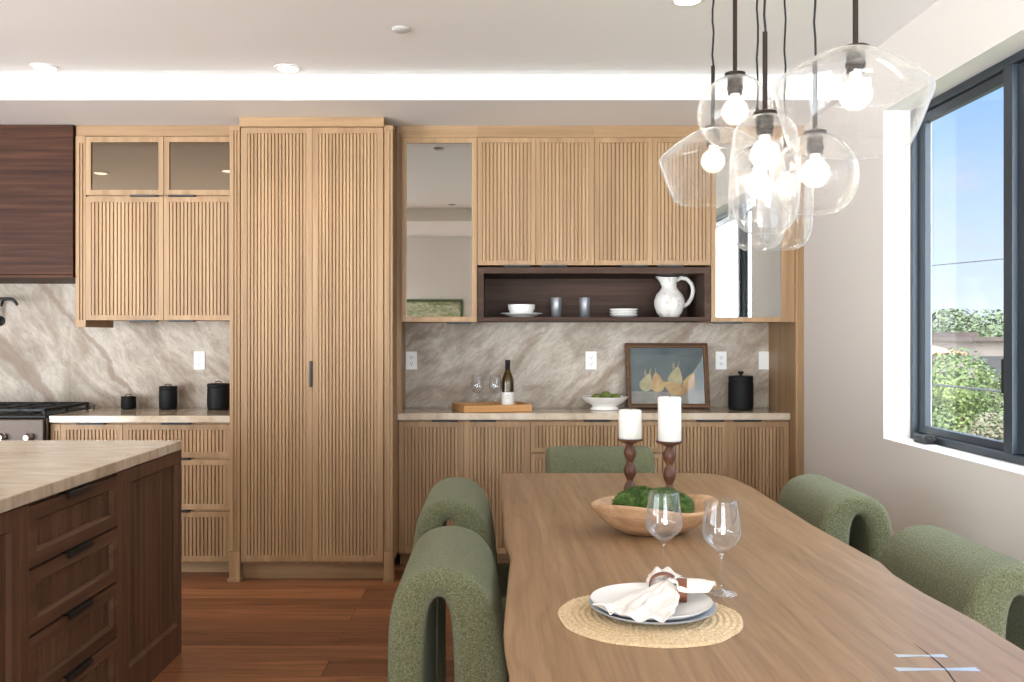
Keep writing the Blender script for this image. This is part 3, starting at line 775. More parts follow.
pm = [paint('paint_teal_ground', (70,80,80), (96,104,102), 4), paint('paint_pear_gold', (150,116,70), (196,166,114), 14), paint('paint_pear_green', (132,126,90), (180,168,128), 14), paint('paint_table', (112,110,104), (150,144,134), 9), paint('paint_pear_brown', (140,96,56), (196,150,96), 14), paint('paint_leaf', (120,112,92), (150,140,112), 20)]
cv = MB(); y_ = lambda k: -.004-.0002*k
iw, ih = pw/2-.028, ph-.056
def poly(mi, pts, k):
    cv.mi = mi; cv.add([(u, y_(k), v) for u, v in pts], [tuple(range(len(pts)))])
poly(0, [(-iw,.028),(iw,.028),(iw,ph-.028),(-iw,ph-.028)], 0)
poly(3, [(-iw,.028),(iw,.028),(iw,.115),(.05,.105),(-iw,.11)], 1)
def pear(mi, cx, cz, s, rot, k):
    pts = []
    for j in range(28):
        a = 2*PI*j/28; rr = 1+.0*a
        x_ = math.sin(a)*(.042 if math.cos(a) < 0 else .042-.022*math.cos(a)**1.0); z_ = -math.cos(a)*.045 if math.cos(a) > 0 else -math.cos(a)*.075
        if math.cos(a) < 0: x_ = math.sin(a)*(.042-.02*(-math.cos(a)))
        else: x_ = math.sin(a)*.043
        pts.append((cx+s*(x_*math.cos(rot)-z_*math.sin(rot)), cz+s*(x_*math.sin(rot)+z_*math.cos(rot))))
    poly(mi, pts, k)
    u, v = cx-s*.075*math.sin(rot), cz+s*.075*math.cos(rot)
    poly(5, [(u-.003,v),(u+.003,v),(u+.004-.03*s*math.sin(rot),v+.03*s),(u-.001-.03*s*math.sin(rot),v+.03*s)], k+1)
pear(2, -.135, .152, .98, -.35, 3); pear(1, -.062, .15, 1.05, .12, 6); pear(2, .05, .185, 1.1, -.25, 9); pear(4, .085, .118, .85, 1.3, 10); pear(1, .04, .125, 1.0, 1.0, 12); pear(1, .138, .158, .95, -.4, 14)
for k, (u, v, s) in enumerate(((-.14,.20,1),(-.11,.21,.8),(.04,.24,1.1))):
    poly(5, [(u,v),(u+.012*s,v+.012*s),(u+.004,v+.055*s),(u-.008*s,v+.02*s)], 16+k)
cv.build('canvas', pm, r, local=True)
q = MB(); q.mbox(mp, -iw, iw, .029, ph-.029, .0085, .0095); q.build('picture_glass', M['picglass'], r, local=True)
r.rotation_euler = (-math.radians(11.5), 0, 0)

# ------------------------------------------------------------------ crockery in the niche
ZS += .0006
def dish(name, c, prof, mat, label, cat, group=None, seg=44):
    o = MB().lathe(prof, c, seg).build(name, M[mat], loc=c, smooth=50)
    return tag(o, label, cat, group)
c = (px(521.5,5.52), 5.52, ZS)
dish('plate', c, [(.06,0),(.064,.004),(.09,.012),(.127,.024),(.128,.027),(.09,.016),(.06,.008),(0,.008)], 'porcelain', 'wide white plate under the white bowl in the niche', 'plate')
dish('bowl', (c[0], c[1], ZS+.0086), [(.035,0),(.04,.004),(.068,.02),(.080,.045),(.0815,.07),(.0785,.07),(.076,.046),(.062,.022),(.035,.01),(0,.009)], 'porcelain', 'round white bowl standing on the wide plate in the niche', 'bowl')
def cup(x, label):
    c = (x, 5.52, ZS); seg = 40; prof = [(.028,0),(.030,.003),(.0355,.119),(.035,.121),(.0335,.119),(.028,.006),(0,.005)]
    vs = []; fs = []
    for j, (rr, zz) in enumerate(prof):
        for k in range(seg):
            e = rr*(1+.02*math.cos(10*2*PI*k/seg)) if j in (1,2,3,4) else rr
            vs.append((c[0]+e*math.cos(2*PI*k/seg), c[1]+e*math.sin(2*PI*k/seg), c[2]+zz))
    for j in range(len(prof)-1):
        for k in range(seg): fs.append((j*seg+k, j*seg+(k+1) % seg, (j+1)*seg+(k+1) % seg, (j+1)*seg+k))
    tag(MB().add(vs, fs).build('cup', M['cuff'], loc=c, smooth=50), label, 'cup', 'grey cups in the niche')
cup(px(556.4,5.52), 'grey fluted tumbler nearer the white bowl in the niche')
cup(px(584.8,5.52), 'grey fluted tumbler nearer the stacked plates in the niche')
for k, nm in enumerate(('lowest', 'middle', 'top')):
    c = (px(623.6,5.52), 5.52, ZS+k*.0165)
    dish('plate', c, [(.05,0),(.054,.003),(.074,.008),(.085,.0175),(.0845,.02),(.072,.0125),(.05,.0155-.001),(0,.0155-.001)], 'porcelain', nm+' of the three small cream plates stacked in the niche', 'plate', 'stacked small plates')
c = (px(669.3,5.54), 5.54, ZS)
r = thing('pitcher', c, 'chalky white ceramic pitcher with loop handle in the niche', 'pitcher')
prof = [(.05,0),(.056,.004),(.075,.03),(.090,.075),(.090,.105),(.078,.14),(.055,.165),(.044,.185),(.044,.215),(.052,.243)]
seg = 40; vs = []; fs = []; rows = prof+[(a-.005, z) for a, z in reversed(prof)][:-1]+[(0,.006)]
for j, (rr, zz) in enumerate(rows):
    for k in range(seg):
        a = 2*PI*k/seg; e = rr; w = max(0, -math.cos(a))**6; t = max(0, (zz-.19)/.053)
        e += .032*w*t; vs.append((c[0]+e*math.cos(a), c[1]+e*math.sin(a), c[2]+zz+.006*w*t))
for j in range(len(rows)-1):
    for k in range(seg): fs.append((j*seg+k, j*seg+(k+1) % seg, (j+1)*seg+(k+1) % seg, (j+1)*seg+k))
MB().add(vs, fs).build('jug_body', M['chalk'], r, smooth=60)
hp = [(.040,.226),(.07,.241),(.105,.235),(.134,.205),(.144,.165),(.134,.12),(.112,.085),(.086,.07)]
hs = []
for k in range(len(hp)-1):
    for t in (0,.33,.66): hs.append((hp[k][0]+(hp[k+1][0]-hp[k][0])*t, hp[k][1]+(hp[k+1][1]-hp[k][1])*t))
hs.append(hp[-1])
MB().tube([(c[0]+a, c[1], c[2]+b) for a, b in hs], [.0125]*len(hs), 12).build('handle', M['chalk'], r, smooth=60)

# ------------------------------------------------------------------ dining table
ZT = .75
r = thing('dining_table', (.53, 2.75, 0), 'long oak dining table with live edges and thick top', 'table')
left = [(1.30,.06),(1.45,.03),(1.60,.022),(1.685,.025),(1.80,.017),(1.909,.0155),(2.05,.020),(2.2,.026),(2.368,.032),(2.47,.036),(2.563,.041),(2.62,.038),(2.70,.029),(2.85,.025),(3.1,.024),(3.4,.022),(3.7,.02),(4.0,.019),(4.135,.019),(4.157,.026)]
rightp = [(4.157,.93),(4.13,.985),(4.06,1.02),(3.95,1.042),(3.75,1.052),(3.5,1.046),(3.2,1.04),(3.0,1.036),(2.7,1.045),(2.5,1.05),(2.37,1.03),(2.2,1.028),(2.0,1.04),(1.8,1.036),(1.6,1.03),(1.45,1.02),(1.30,.98)]
far = [(.20,4.162),(.29,4.160),(.297,4.150),(.305,4.162),(.6,4.160),(.8,4.163)]
ol = [(x, y) for y, x in left]+far+[(x, y) for y, x in rightp]
cx_, cy_ = .53, 2.72
def shrink(p, d):
    dx = d if p[0] < cx_ else -d; dy = d if p[1] < cy_ else -d
    ex = dx if abs(p[0]-cx_) > .42 else 0; ey = dy if abs(p[1]-cy_) > 1.38 else 0
    return (p[0]+ex, p[1]+ey)
levels = [(ZT, .006), (ZT-.006, 0), (ZT-.03, .004), (ZT-.05, .012), (ZT-.065, .024)]
vs = []; fs = []; n = len(ol)
for z_, d_ in levels: vs += [(*shrink(p, d_), z_) for p in ol]
for j in range(len(levels)-1):
    for k in range(n): fs.append((j*n+k, j*n+(k+1) % n, (j+1)*n+(k+1) % n, (j+1)*n+k))
fs.append(tuple(range(n))); fs.append(tuple((len(levels)-1)*n+k for k in range(n-1, -1, -1)))
tt = MB().add(vs, fs).build('tabletop', M['table'], r, smooth=35)
for y in (1.75, 2.95):
    q = MB()
    q.box(.36, .70, y-.16, y+.16, 0, .05); q.box(.42, .64, y-.12, y+.12, .05, .63); q.box(.30, .76, y-.18, y+.18, .63, ZT-.064)
    q.build('pedestal', M['table'], r, bevel=.006)
def inlay(xa, xb, y, w):
    pts = [(xa,y-w),(xa+(xb-xa)*.5,y-w*.42),(xb,y-w),(xb,y+w),(xa+(xb-xa)*.5,y+w*.42),(xa,y+w)]
    q = MB(); q.add([(a,b,ZT-.002) for a, b in pts]+[(a,b,ZT+.0006) for a, b in pts], [(0,1,2,3,4,5),(6,7,8,9,10,11)]+[(k,(k+1) % 6,6+(k+1) % 6,6+k) for k in range(6)])
    q.build('butterfly_key', M['silver'], tt)
inlay(px(896,1.765), px(946,1.765), 1.765, .009); inlay(px(896,1.693), px(978,1.693), 1.693, .010)
ck = [(px(913,1.84),1.84),(px(925,1.79),1.79),(px(938,1.73),1.73),(px(948,1.68),1.68),(px(958,1.61),1.61),(px(964,1.54),1.54)]
q = MB(); q.tube([(a,b,ZT-.0006) for a, b in ck], [.0008,.0016,.002,.002,.002,.001], 6); q.build('crack', M['crack'], tt)

# ------------------------------------------------------------------ chairs
def chaikin(pts, it=2):
    for _ in range(it):
        o = [pts[0]]
        for a, b in zip(pts, pts[1:]): o += [(a[0]*.75+b[0]*.25, a[1]*.75+b[1]*.25), (a[0]*.25+b[0]*.75, a[1]*.25+b[1]*.75)]
        pts = o+[pts[-1]]
    return pts
def sheet(outer, inner, half, rad, ns=7):
    """soft upholstered slab: space between two matched (x,z) paths swept across the chair width with rounded side edges"""
    A, B = chaikin(outer), chaikin(inner); m_ = len(A)
    P = [Vector(p) for p in A]+[Vector(p) for p in reversed(B)]; n = len(P)
    area = sum(P[i].x*P[(i+1) % n].y-P[(i+1) % n].x*P[i].y for i in range(n))
    nor = []
    for i in range(n):
        t = (P[(i+1) % n]-P[i-1]); q = Vector((t.y, -t.x)).normalized()
        nor.append(q if area > 0 else -q)
    secs = []
    for k in range(ns+1):
        a = PI/2*(1-k/ns); secs.append((half-rad+rad*math.sin(a), rad-rad*math.cos(a)))
    secs = [(-y, i) for y, i in secs]+[(y, i) for y, i in reversed(secs)]
    vs = []; fs = []
    for y, i in secs:
        for p, q in zip(P, nor): e = p-q*i; vs.append((e.x, y, e.y))
    for j in range(len(secs)-1):
        for k in range(n): fs.append((j*n+k, j*n+(k+1) % n, (j+1)*n+(k+1) % n, (j+1)*n+k))
    for o in (0, (len(secs)-1)*n):
        for k in range(m_-1): fs.append((o+k, o+k+1, o+n-2-k, o+n-1-k))
    return MB().add(vs, fs)
ARCH_O = [(-.137,0),(-.137,.25),(-.138,.45),(-.138,.60),(-.134,.69),(-.112,.765),(-.052,.805),(.030,.805),(.092,.770),(.126,.70),(.143,.58),(.155,.45),(.158,.36)]
ARCH_I = [(-.052,0),(-.052,.25),(-.052,.45),(-.051,.58),(-.048,.66),(-.040,.705),(-.024,.732),(-.002,.732),(.012,.703),(.019,.655),(.023,.56),(.026,.45),(.030,.36)]
SEAT_O = [(.05,.46),(.25,.466),(.40,.466),(.455,.455),(.485,.41),(.495,.34),(.495,.2),(.49,0)]
SEAT_I = [(.05,.37),(.25,.37),(.34,.366),(.375,.355),(.395,.33),(.402,.28),(.402,.2),(.40,0)]
def make_chair(label):
    ch = thing('dining_chair', (0,0,0), label, 'chair', None)
    sheet(ARCH_O, ARCH_I, .270, .031).build('backrest', M['boucle'], ch, local=True, smooth=True)
    sheet(SEAT_O, SEAT_I, .264, .034).build('seat', M['boucle'], ch, local=True, smooth=True)
    return ch
chair = make_chair('green boucle chair nearest the island, beside the place setting')
chair.location = (-.125, 2.475, .0)
def place(x, y, rz, label):
    c_ = copy_tree(chair); c_.location = (x, y, 0); c_.rotation_euler = (0,0,rz); c_['label'] = label
place(-.148, 3.43, 0, 'green boucle chair on the island side nearer the pantry')
place(1.272, 3.51, PI, 'green boucle chair on the window side nearer the hutch')
place(1.262, 2.49, PI, 'green boucle chair under the window, closest to the crack in the table')
place(.527, 4.70, -PI/2, 'green boucle chair at the far head of the table before the drawers')

# ------------------------------------------------------------------ place setting
pc = (.334, 2.005)
mat_z = ZT+.0006
nr, na = 96, 260; vs = []; fs = []
for i in range(nr+1):
    rr = .199*i/nr
    for k in range(na):
        a = 2*PI*k/na
        e = rr*(1+(.010*math.sin(5*a+1)+.006*math.sin(11*a))*(i/nr))
        rid = abs(math.sin(PI*(rr/.0142+a/(2*PI))))
        z_ = .003+.0045*rid*(.65+.35*math.sin(a*rr*420+(i//6)*2.1)) if 0 < i < nr else .002
        vs.append((pc[0]+e*math.cos(a), pc[1]+e*math.sin(a), mat_z+z_))
for i in range(nr):
    for k in range(na): fs.append((i*na+k, i*na+(k+1) % na, (i+1)*na+(k+1) % na, (i+1)*na+k))
q = MB().add(vs, fs)
vs = [(v[0], v[1], mat_z) for v in vs[nr*na:]]
b0_ = len(q.v); q.v += vs
for k in range(na): q.f.append((nr*na+k, nr*na+(k+1) % na, b0_+(k+1) % na, b0_+k)); q.m.append(0)
tag(q.build('placemat', M['jute'], loc=(pc[0],pc[1],mat_z), smooth=True), 'round braided jute placemat under the dinner plates', 'placemat')
pl = (.343, 2.02, mat_z+.0082)
dish('dinner_plate', pl, [(.085,0),(.092,.003),(.124,.010),(.138,.017),(.1385,.019),(.122,.0135),(.09,.007),(0,.007)], 'bluegrey', 'blue grey dinner plate lying on the jute placemat', 'plate', seg=64)
dish('salad_plate', (pl[0]-.002, pl[1]+.004, pl[2]+.0078), [(.08,0),(.086,.003),(.118,.008),(.132,.018),(.1325,.020),(.117,.0125),(.084,.007),(0,.007)], 'porcelain', 'white plate on top of the blue grey dinner plate', 'plate', seg=64)
# napkin
zp = pl[2]+.0078+.008
nk = thing('napkin', (.39, 2.06, zp), 'crumpled white linen napkin in brown leather rings on the plates', 'napkin')
A, K, B_ = Vector((.275, 1.895)), Vector((.388, 2.072)), Vector((.445, 2.125))
nu, nv = 60, 64; vs = []; fs = []
for i in range(nu+1):
    u = i/nu*2-1                                   # -1 drape end, 0 ring, +1 ears
    for j in range(nv+1):
        v = j/nv*2-1
        if u <= 0:
            t = -u; c_ = K.lerp(A, t); ax = (A-K).normalized(); w = .024+.058*t**.8
            ln = t*(1+.0)+.10*t*math.sin(v*4.2+1)*.5
            ln += .10*t*noise.noise(Vector((v*3., 2., .4)))
            c_ = K+ax*(A-K).length*ln
            h_ = .030*(1-t)**1.3*math.sqrt(max(0,1-v*v*.9))+.009+.011*t*(.5+.5*math.sin(v*6+2.5*t+2.2*noise.noise(Vector((v*2.1, t*2.4, 5.)))))*(1-.35*t)+.012*t*noise.noise(Vector((v*4.5, t*5.5, 9.)))+.004*math.sin(v*13+7*t)*t
            nrm = Vector((-ax.y, ax.x)); p = c_+nrm*(w*v)
        else:
            t = u; s_ = 1 if v > 0 else -1; vv = abs(v)
            ax1 = Vector((-.10, 1.)).normalized() if s_ < 0 else Vector((1., -.32)).normalized()
            ax1 = Vector((.02, 1.)).normalized() if s_ > 0 else Vector((1., -.25)).normalized()
            lng = .085 if s_ > 0 else .105
            wid = .024+.020*math.sin(min(1,t*1.15)*PI*.8)
            n1 = Vector((-ax1.y, ax1.x))
            p = K+ax1*(lng*t)*(1-.25*(2*vv-1)**2*t)+n1*(wid*(2*vv-1)*s_*-1 if s_ < 0 else wid*(2*vv-1))
            blend = max(0, 1-t*5)
            p = p*(1-blend)+(K+Vector((-(B_-K).normalized().y, (B_-K).normalized().x))*(.024*v))*blend
            h_ = .030*math.sqrt(max(0,1-(v*v if t < .2 else (2*vv-1)**2)*.85))*(1-.35*t)+.012+.016*t*(1 if s_ > 0 else .35)+.004*math.sin(vv*16+t*3)
        h_ += .0025*noise.noise(Vector((u*4, v*5, 1.3)))
        vs.append((p.x, p.y, zp+max(h_, .002)))
for i in range(nu):
    for j in range(nv): fs.append((i*(nv+1)+j, i*(nv+1)+j+1, (i+1)*(nv+1)+j+1, (i+1)*(nv+1)+j))
o = MB().add(vs, fs).build('cloth', M['linen'], nk, smooth=True)
sm = o.modifiers.new('Solid', 'SOLIDIFY'); sm.thickness = .0022; sm.offset = -1
def ring(cx, cy, ang, rx, rz_, zc):
    q = MB(); n = 40; vs = []; fs = []
    d = Vector((math.cos(ang), math.sin(ang))); nn = Vector((-d.y, d.x))
    for k in range(n):
        a = 2*PI*k/n
        for (w, e) in ((-.011,0),(.011,0),(.011,.003),(-.011,.003)):
            p = Vector((cx, cy))+d*w+nn*((rx+e)*math.cos(a))
            vs.append((p.x, p.y, zc+(rz_+e)*math.sin(a)))
    for k in range(n):
        k2 = (k+1) % n
        for m_ in range(4): fs.append((k*4+m_, k*4+(m_+1) % 4, k2*4+(m_+1) % 4, k2*4+m_))
    q.add(vs, fs).build('napkin_ring', M['leather'], nk, smooth=30)
ring(.381, 2.085, math.radians(80), .031, .026, zp+.024)
ring(.416, 2.058, math.radians(-12), .029, .023, zp+.021)

wine_glass((.419, 2.296, ZT+.0006), .224, .0455, 'clear wine glass behind the napkin in front of the moss bowl', .036)
wine_glass((.537, 2.19, ZT+.0006), .222, .0455, 'clear wine glass standing beside the plates, nearer the window', .036)

# ------------------------------------------------------------------ moss bowl
bc = Vector((.490, 2.885, ZT+.0006))
q = MB(); seg = 64; vs = []; fs = []
prof = [(.36,0),(.50,.004),(.70,.026),(.88,.056),(.98,.084),(1.0,.093),(.965,.096),(.93,.088),(.80,.062),(.55,.045),(0,.042)]
for rr, zz in prof:
    for k in range(seg):
        a = 2*PI*k/seg
        e = 1+.03*math.sin(2*a+.6)+.035*math.sin(3*a+2)
        lift = .008*math.sin(2*a+.3)+.006*math.sin(3*a+1.1)
        vs.append((bc.x+.196*rr*e*math.cos(a), bc.y+.15*rr*e*math.sin(a), bc.z+zz*(1+lift/.09*rr)))
for j in range(len(prof)-1):
    for k in range(seg): fs.append((j*seg+k, j*seg+(k+1) % seg, (j+1)*seg+(k+1) % seg, (j+1)*seg+k))
fs.append(tuple(range(seg-1, -1, -1)))
tag(q.add(vs, fs).build('wooden_bowl', M['bowlwood'], loc=tuple(bc), smooth=True), 'oval carved wooden bowl filled with moss on the table', 'bowl')
q = MB()
mounds = [((-.070,-.015,.084),.056,.046),((.0,-.03,.090),.060,.048),((.066,-.02,.084),.058,.042),((-.03,.045,.088),.060,.046),((.048,.045,.086),.058,.044)]
for (mx, my, mz), rr, hh in mounds:
    bm = bmesh.new(); bmesh.ops.create_icosphere(bm, subdivisions=3, radius=1.)
    base_ = len(q.v)
    for v in bm.verts:
        d_ = 1+.12*noise.noise(v.co*3+Vector((mx*50, my*50, 0)))
        q.v.append((bc.x+mx+v.co.x*rr*d_, bc.y+my+v.co.y*rr*d_, bc.z+mz+v.co.z*hh*d_))
    for f_ in bm.faces: q.f.append(tuple(base_+v.index for v in f_.verts)); q.m.append(0)
    bm.free()
    for k in range(1500):
        d_ = Vector((random.gauss(0,1), random.gauss(0,1), random.gauss(.5,1))).normalized()
        p = Vector((bc.x+mx+d_.x*rr, bc.y+my+d_.y*rr, bc.z+mz+d_.z*hh))
        if p.z < bc.z+.06: continue
        g_ = (d_+Vector((random.uniform(-.6,.6), random.uniform(-.6,.6), random.uniform(-.2,.6)))).normalized()*random.uniform(.005,.011)
        s_ = g_.cross(Vector((random.uniform(-1,1), random.uniform(-1,1), .3))).normalized()*.0011
        q.add([p-s_-d_*.003, p+s_-d_*.003, p+g_], [(0,1,2)])
tag(q.build('moss', M['moss'], loc=tuple(bc)), 'mounds of bright green moss filling the wooden bowl', 'moss', kind='stuff')

# ------------------------------------------------------------------ candles
def candlestick(x, y, h, label):
    c = (x, y, ZT+.0006)
    r = thing('candlestick', c, label, 'candlestick')
    MB().lathe([(.042,0),(.044,.004),(.042,.012),(.026,.018),(.013,.026)], c, 32).build('base', M['turned'], r, smooth=50)
    b0, b1 = .026, h-.018; prof = []
    for k in range(41):
        t = k/40.; s = abs(math.sin(t*3*PI)); prof.append((.0105+.0125*s**1.1, b0+(b1-b0)*t))
    MB().lathe(prof, c, 28).build('stem', M['turned'], r, smooth=50)
    MB().lathe([(.012,h-.02),(.030,h-.012),(.047,h-.006),(.049,h-.001),(.047,h),(0,h-.001)], c, 36).build('drip_plate', M['turned'], r, smooth=50)
    return c[2]+h
def candle(x, y, z, rad, h, label):
    r = thing('pillar_candle', (x,y,z), label, 'candle')
    MB().lathe([(rad-.002,0),(rad,.002),(rad,h-.004),(rad-.004,h),(rad*.4,h-.002),(0,h-.003)], (x,y,z), 40).build('wax', M['wax'], r, smooth=50)
    MB().tube([(x,y,z+h-.004),(x+.001,y,z+h+.004),(x+.003,y,z+h+.010)], .0012, 6).build('wick', M['wick'], r)
z1 = candlestick(.488, 3.35, .243, 'turned walnut candlestick holding the shorter candle')
candle(.488, 3.35, z1+.0003, .0415, .105, 'short thick white pillar candle on a walnut candlestick')
z2 = candlestick(.611, 3.24, .247, 'turned walnut candlestick holding the taller candle')
candle(.611, 3.24, z2+.0003, .0405, .155, 'tall thick white pillar candle on a walnut candlestick')

# ------------------------------------------------------------------ pendant cluster
MB_c = MB().lathe([(.30,0),(.30,-.025),(.29,-.03),(0,-.03)], (.80, 2.62, CEI-.0005), 48)
tag(MB_c.build('ceiling_canopy', M['bronze'], loc=(.80,2.62,CEI), smooth=40), 'round dark bronze canopy of the pendant cluster on the ceiling', 'canopy')
ZC = CEI-.029
def shell(prof, th=.003):
    inn = [(max(a-th, .001), z-(th if i == 0 else 0)) for i, (a, z) in enumerate(prof)]
    return prof+list(reversed(inn))
def curve(pts, n=6):
    """Catmull-Rom through (r,z) points"""
    o = []
    P = [pts[0]]+pts+[pts[-1]]
    for i in range(1, len(P)-2):
        for k in range(n):
            t = k/n; a, b, c, d = P[i-1], P[i], P[i+1], P[i+2]
            o.append(tuple(.5*((2*b[j])+(-a[j]+c[j])*t+(2*a[j]-5*b[j]+4*c[j]-d[j])*t*t+(-a[j]+3*b[j]-3*c[j]+d[j])*t**3) for j in (0,1)))
    o.append(pts[-1]); return o
GEO = curve([(.026,0),(.07,-.010),(.125,-.043),(.172,-.078),(.181,-.096),(.174,-.122),(.158,-.178),(.140,-.222),(.128,-.236)], 5)
GLOBE = curve([(.026,0),(.06,-.016),(.095,-.055),(.109,-.105),(.100,-.155),(.075,-.192),(.052,-.205)], 6)
PILL = curve([(.026,0),(.058,-.012),(.080,-.042),(.088,-.10),(.089,-.17),(.085,-.24),(.072,-.285),(.046,-.308),(.036,-.311)], 6)
def pendant(kind, x, y, ztop, label, rod_to, scale=1., tilt=0, bulb_drop=.105):
    r = thing('pendant_light', (x, y, ztop), label, 'pendant light', 'glass pendants over the table')
    prof = {'geo': GEO, 'globe': GLOBE, 'pill': PILL}[kind]
    q = MB().lathe(shell([(a*scale, b*scale) for a, b in prof]), (0,0,0), 64, cap=False)
    R = Matrix.Rotation(tilt, 3, 'Y'); q.v = [tuple(R @ Vector(p)+Vector((x, y, ztop))) for p in q.v]
    q.build('glass_shade', M['glass'], r, smooth=60)
    MB().lathe([(.030,.002),(.030,.008),(.010,.014),(0,.014)], (x,y,ztop), 28).build('cap', M['bronze'], r, smooth=40)
    MB().lathe([(.0215,-.003),(.0215,-.030),(.0235,-.031),(.0235,-.040),(.0205,-.041),(.0205,-.054),(0,-.054)], (x,y,ztop), 28).build('socket', M['bronze'], r, smooth=40)
    MB().tube([(x,y,ztop+.012),(x,y,rod_to)], .0065, 12).build('rod', M['bronze'], r, smooth=40)
    if rod_to < ZC-.02:
        n = 12; pts = [(x+.0025*math.sin(k*1.9+x*30), y, rod_to+(ZC-rod_to)*k/n) for k in range(n+1)]
        MB().tube(pts, .0032, 8).build('cord', M['black'], r, smooth=40)
    bz = ztop-bulb_drop
    bl = MB().lathe(curve([(.0135,.052),(.0140,.040),(.020,.0345),(.0335,.021),(.0395,.0),(.0335,-.021),(.018,-.0355),(.002,-.0395)], 4), (x,y,bz), 28).build('bulb', M['bulbglass'], r, smooth=60)
    MB().lathe([(.0135,.052),(.0135,.030),(.011,.028),(0,.028)], (x,y,bz), 16).build('bulb_neck', M['bulbneck'], bl, smooth=40)
    fl = MB()
    for k in range(6):
        a = 2*PI*k/6
        fl.tube([(x+.012*math.cos(a), y+.012*math.sin(a), bz+.020), (x+.017*math.cos(a), y+.017*math.sin(a), bz-.022)], .0028, 6)
    fl.build('filament', M['filament'], bl)
def bulbm():
    m = N('clear_bulb_glass'); m.t.nodes.remove(m.b)
    tr = m.n('ShaderNodeBsdfTransparent'); gl = m.n('ShaderNodeBsdfGlossy'); gl.inputs['Roughness'].default_value = .02
    em = m.n('ShaderNodeEmission'); em.inputs['Color'].default_value = (1,.9,.74,1); em.inputs['Strength'].default_value = .55
    lw = m.n('ShaderNodeLayerWeight'); lw.inputs['Blend'].default_value = .35
    mx = m.n('ShaderNodeMixShader'); m.l(lw.outputs['Facing'], mx.inputs[0]); m.l(tr.outputs[0], mx.inputs[1]); m.l(gl.outputs[0], mx.inputs[2])
    ad = m.n('ShaderNodeAddShader'); m.l(mx.outputs[0], ad.inputs[0]); m.l(em.outputs[0], ad.inputs[1])
    m.l(ad.outputs[0], m.out.inputs['Surface']); return m.mat
M['bulbglass'] = bulbm()
M['bulbneck'] = emit('frosted_bulb_neck', (1,.93,.8,1), 1.6)
pendant('geo', px(855.5,2.2), 2.2, pz(50,2.2), 'wide angular clear glass pendant hanging nearest the window', ZC, 1.0, math.radians(5.))
pendant('geo', px(713,3.02), 3.02, pz(129,3.02), 'wide angular clear glass pendant in front of the reeded wall doors', pz(66,3.02), 1.0, math.radians(-3))
pendant('globe', px(735,2.72), 2.72, pz(76,2.72), 'upper round clear glass globe pendant beside the angular pendant before the doors', ZC, 1.)
pendant('pill', px(765,2.42), 2.42, pz(115,2.42), 'foremost tall capsule glass pendant on a long rod in the middle of the cluster', pz(32,2.42), 1.0)
pendant('globe', px(815,2.50), 2.50, pz(134.5,2.50), 'lower round clear glass globe pendant before the pale wall', pz(57,2.50), 1.04)
pendant('pill', px(757.5,2.86), 2.86, pz(150,2.86), 'tall capsule glass pendant hanging lowest, behind the foremost capsule', pz(108,2.86), 1.)
pendant('pill', px(785,2.98), 2.98, pz(155,2.98), 'tall capsule glass pendant hanging low beside the lower globe', pz(112,2.98), .98)

# ------------------------------------------------------------------ ceiling fixtures
def downlight(x, y, label, energy=24, seen=True, z=CEI, cone=128):
    r = thing('recessed_light', (x,y,z), label, 'ceiling light', 'recessed ceiling lights')
    MB().lathe([(.068,0),(.068,-.004),(.052,-.007),(.05,-.001)], (x,y,z-.0005), 40, cap=False).build('trim_ring', M['white'], r, smooth=40)
    MB().lathe([(.0505,-.003),(0,-.003)], (x,y,z-.0005), 32, cap=False).build('lens', M['lens'], r)
    L = bpy.data.lights.new('downlight_beam', 'SPOT'); L.energy = energy; L.color = (1,.93,.83); L.spot_size = math.radians(cone); L.spot_blend = .9; L.shadow_soft_size = .05
    lo = bpy.data.objects.new('downlight_beam', L); C.objects.link(lo); lo.parent = r; lo.location = (0,0,-.012)
downlight(-2.265, 4.62, 'lit recessed ceiling light in front of the range hood')
downlight(-1.048, 4.637, 'lit recessed ceiling light in front of the tall pantry')
downlight(.77, 3.70, 'lit recessed ceiling light above the pendant cords')
downlight(-2.18, 3.15, 'recessed ceiling light above the far end of the island, reflected in the glass doors')
downlight(-3.26, 3.05, 'recessed ceiling light above the range side of the island')
downlight(-1.27, .6, 'added recessed ceiling light brightening the wall behind, nearer the island', 110, z=SOF, cone=140)  # added fixture, lights the wall that the mirror door reflects
SG = plain('sprinkler_grey', (196,194,190), .5)
for c, lb_ in (((px(401,4.05), 4.05, CEI-.0005), 'small round white sprinkler cover on the ceiling in front of the pantry'), ((-.45, 1.28, CEI-.0005), 'small round sprinkler cover reflected in the mirror door')):
    r = thing('sprinkler_cover', c, lb_, 'ceiling fixture')
    MB().lathe([(.040,0),(.040,-.004),(.034,-.010),(.012,-.014),(0,-.014)], c, 32).build('cover_disc', SG, r, smooth=50)

# ------------------------------------------------------------------ artwork on the rear wall (seen in the mirror)
r = thing('wall_art', (-.79, YR+.02, 1.5), 'green framed landscape picture on the wall behind, seen in the mirror door', 'picture')
mp = lambda u, v, d: (u, YR+.001+d, v)
q = MB(); q.mframe(mp, (-1.18,-.40,1.25,1.83), (-1.15,-.43,1.28,1.80), 0, .03); q.build('picture_frame', plain('green_frame', (72,92,54), .5), r, bevel=.002)
def art():
    m = N('green_landscape_print'); n1 = m.noise(m.coord((2.2,1,9), rand=False), 2.2, 6, .65, 1.4)
    m.col(m.ramp(n1, [(.3, lin((70,96,48))), (.42, lin((150,168,110))), (.5, lin((228,228,214))), (.58, lin((134,158,92))), (.72, lin((206,214,190)))])); m.sets(Roughness=.6); return m.mat
MB().mbox(mp, -1.155, -.425, 1.275, 1.805, .004, .012).build('print', art(), r)

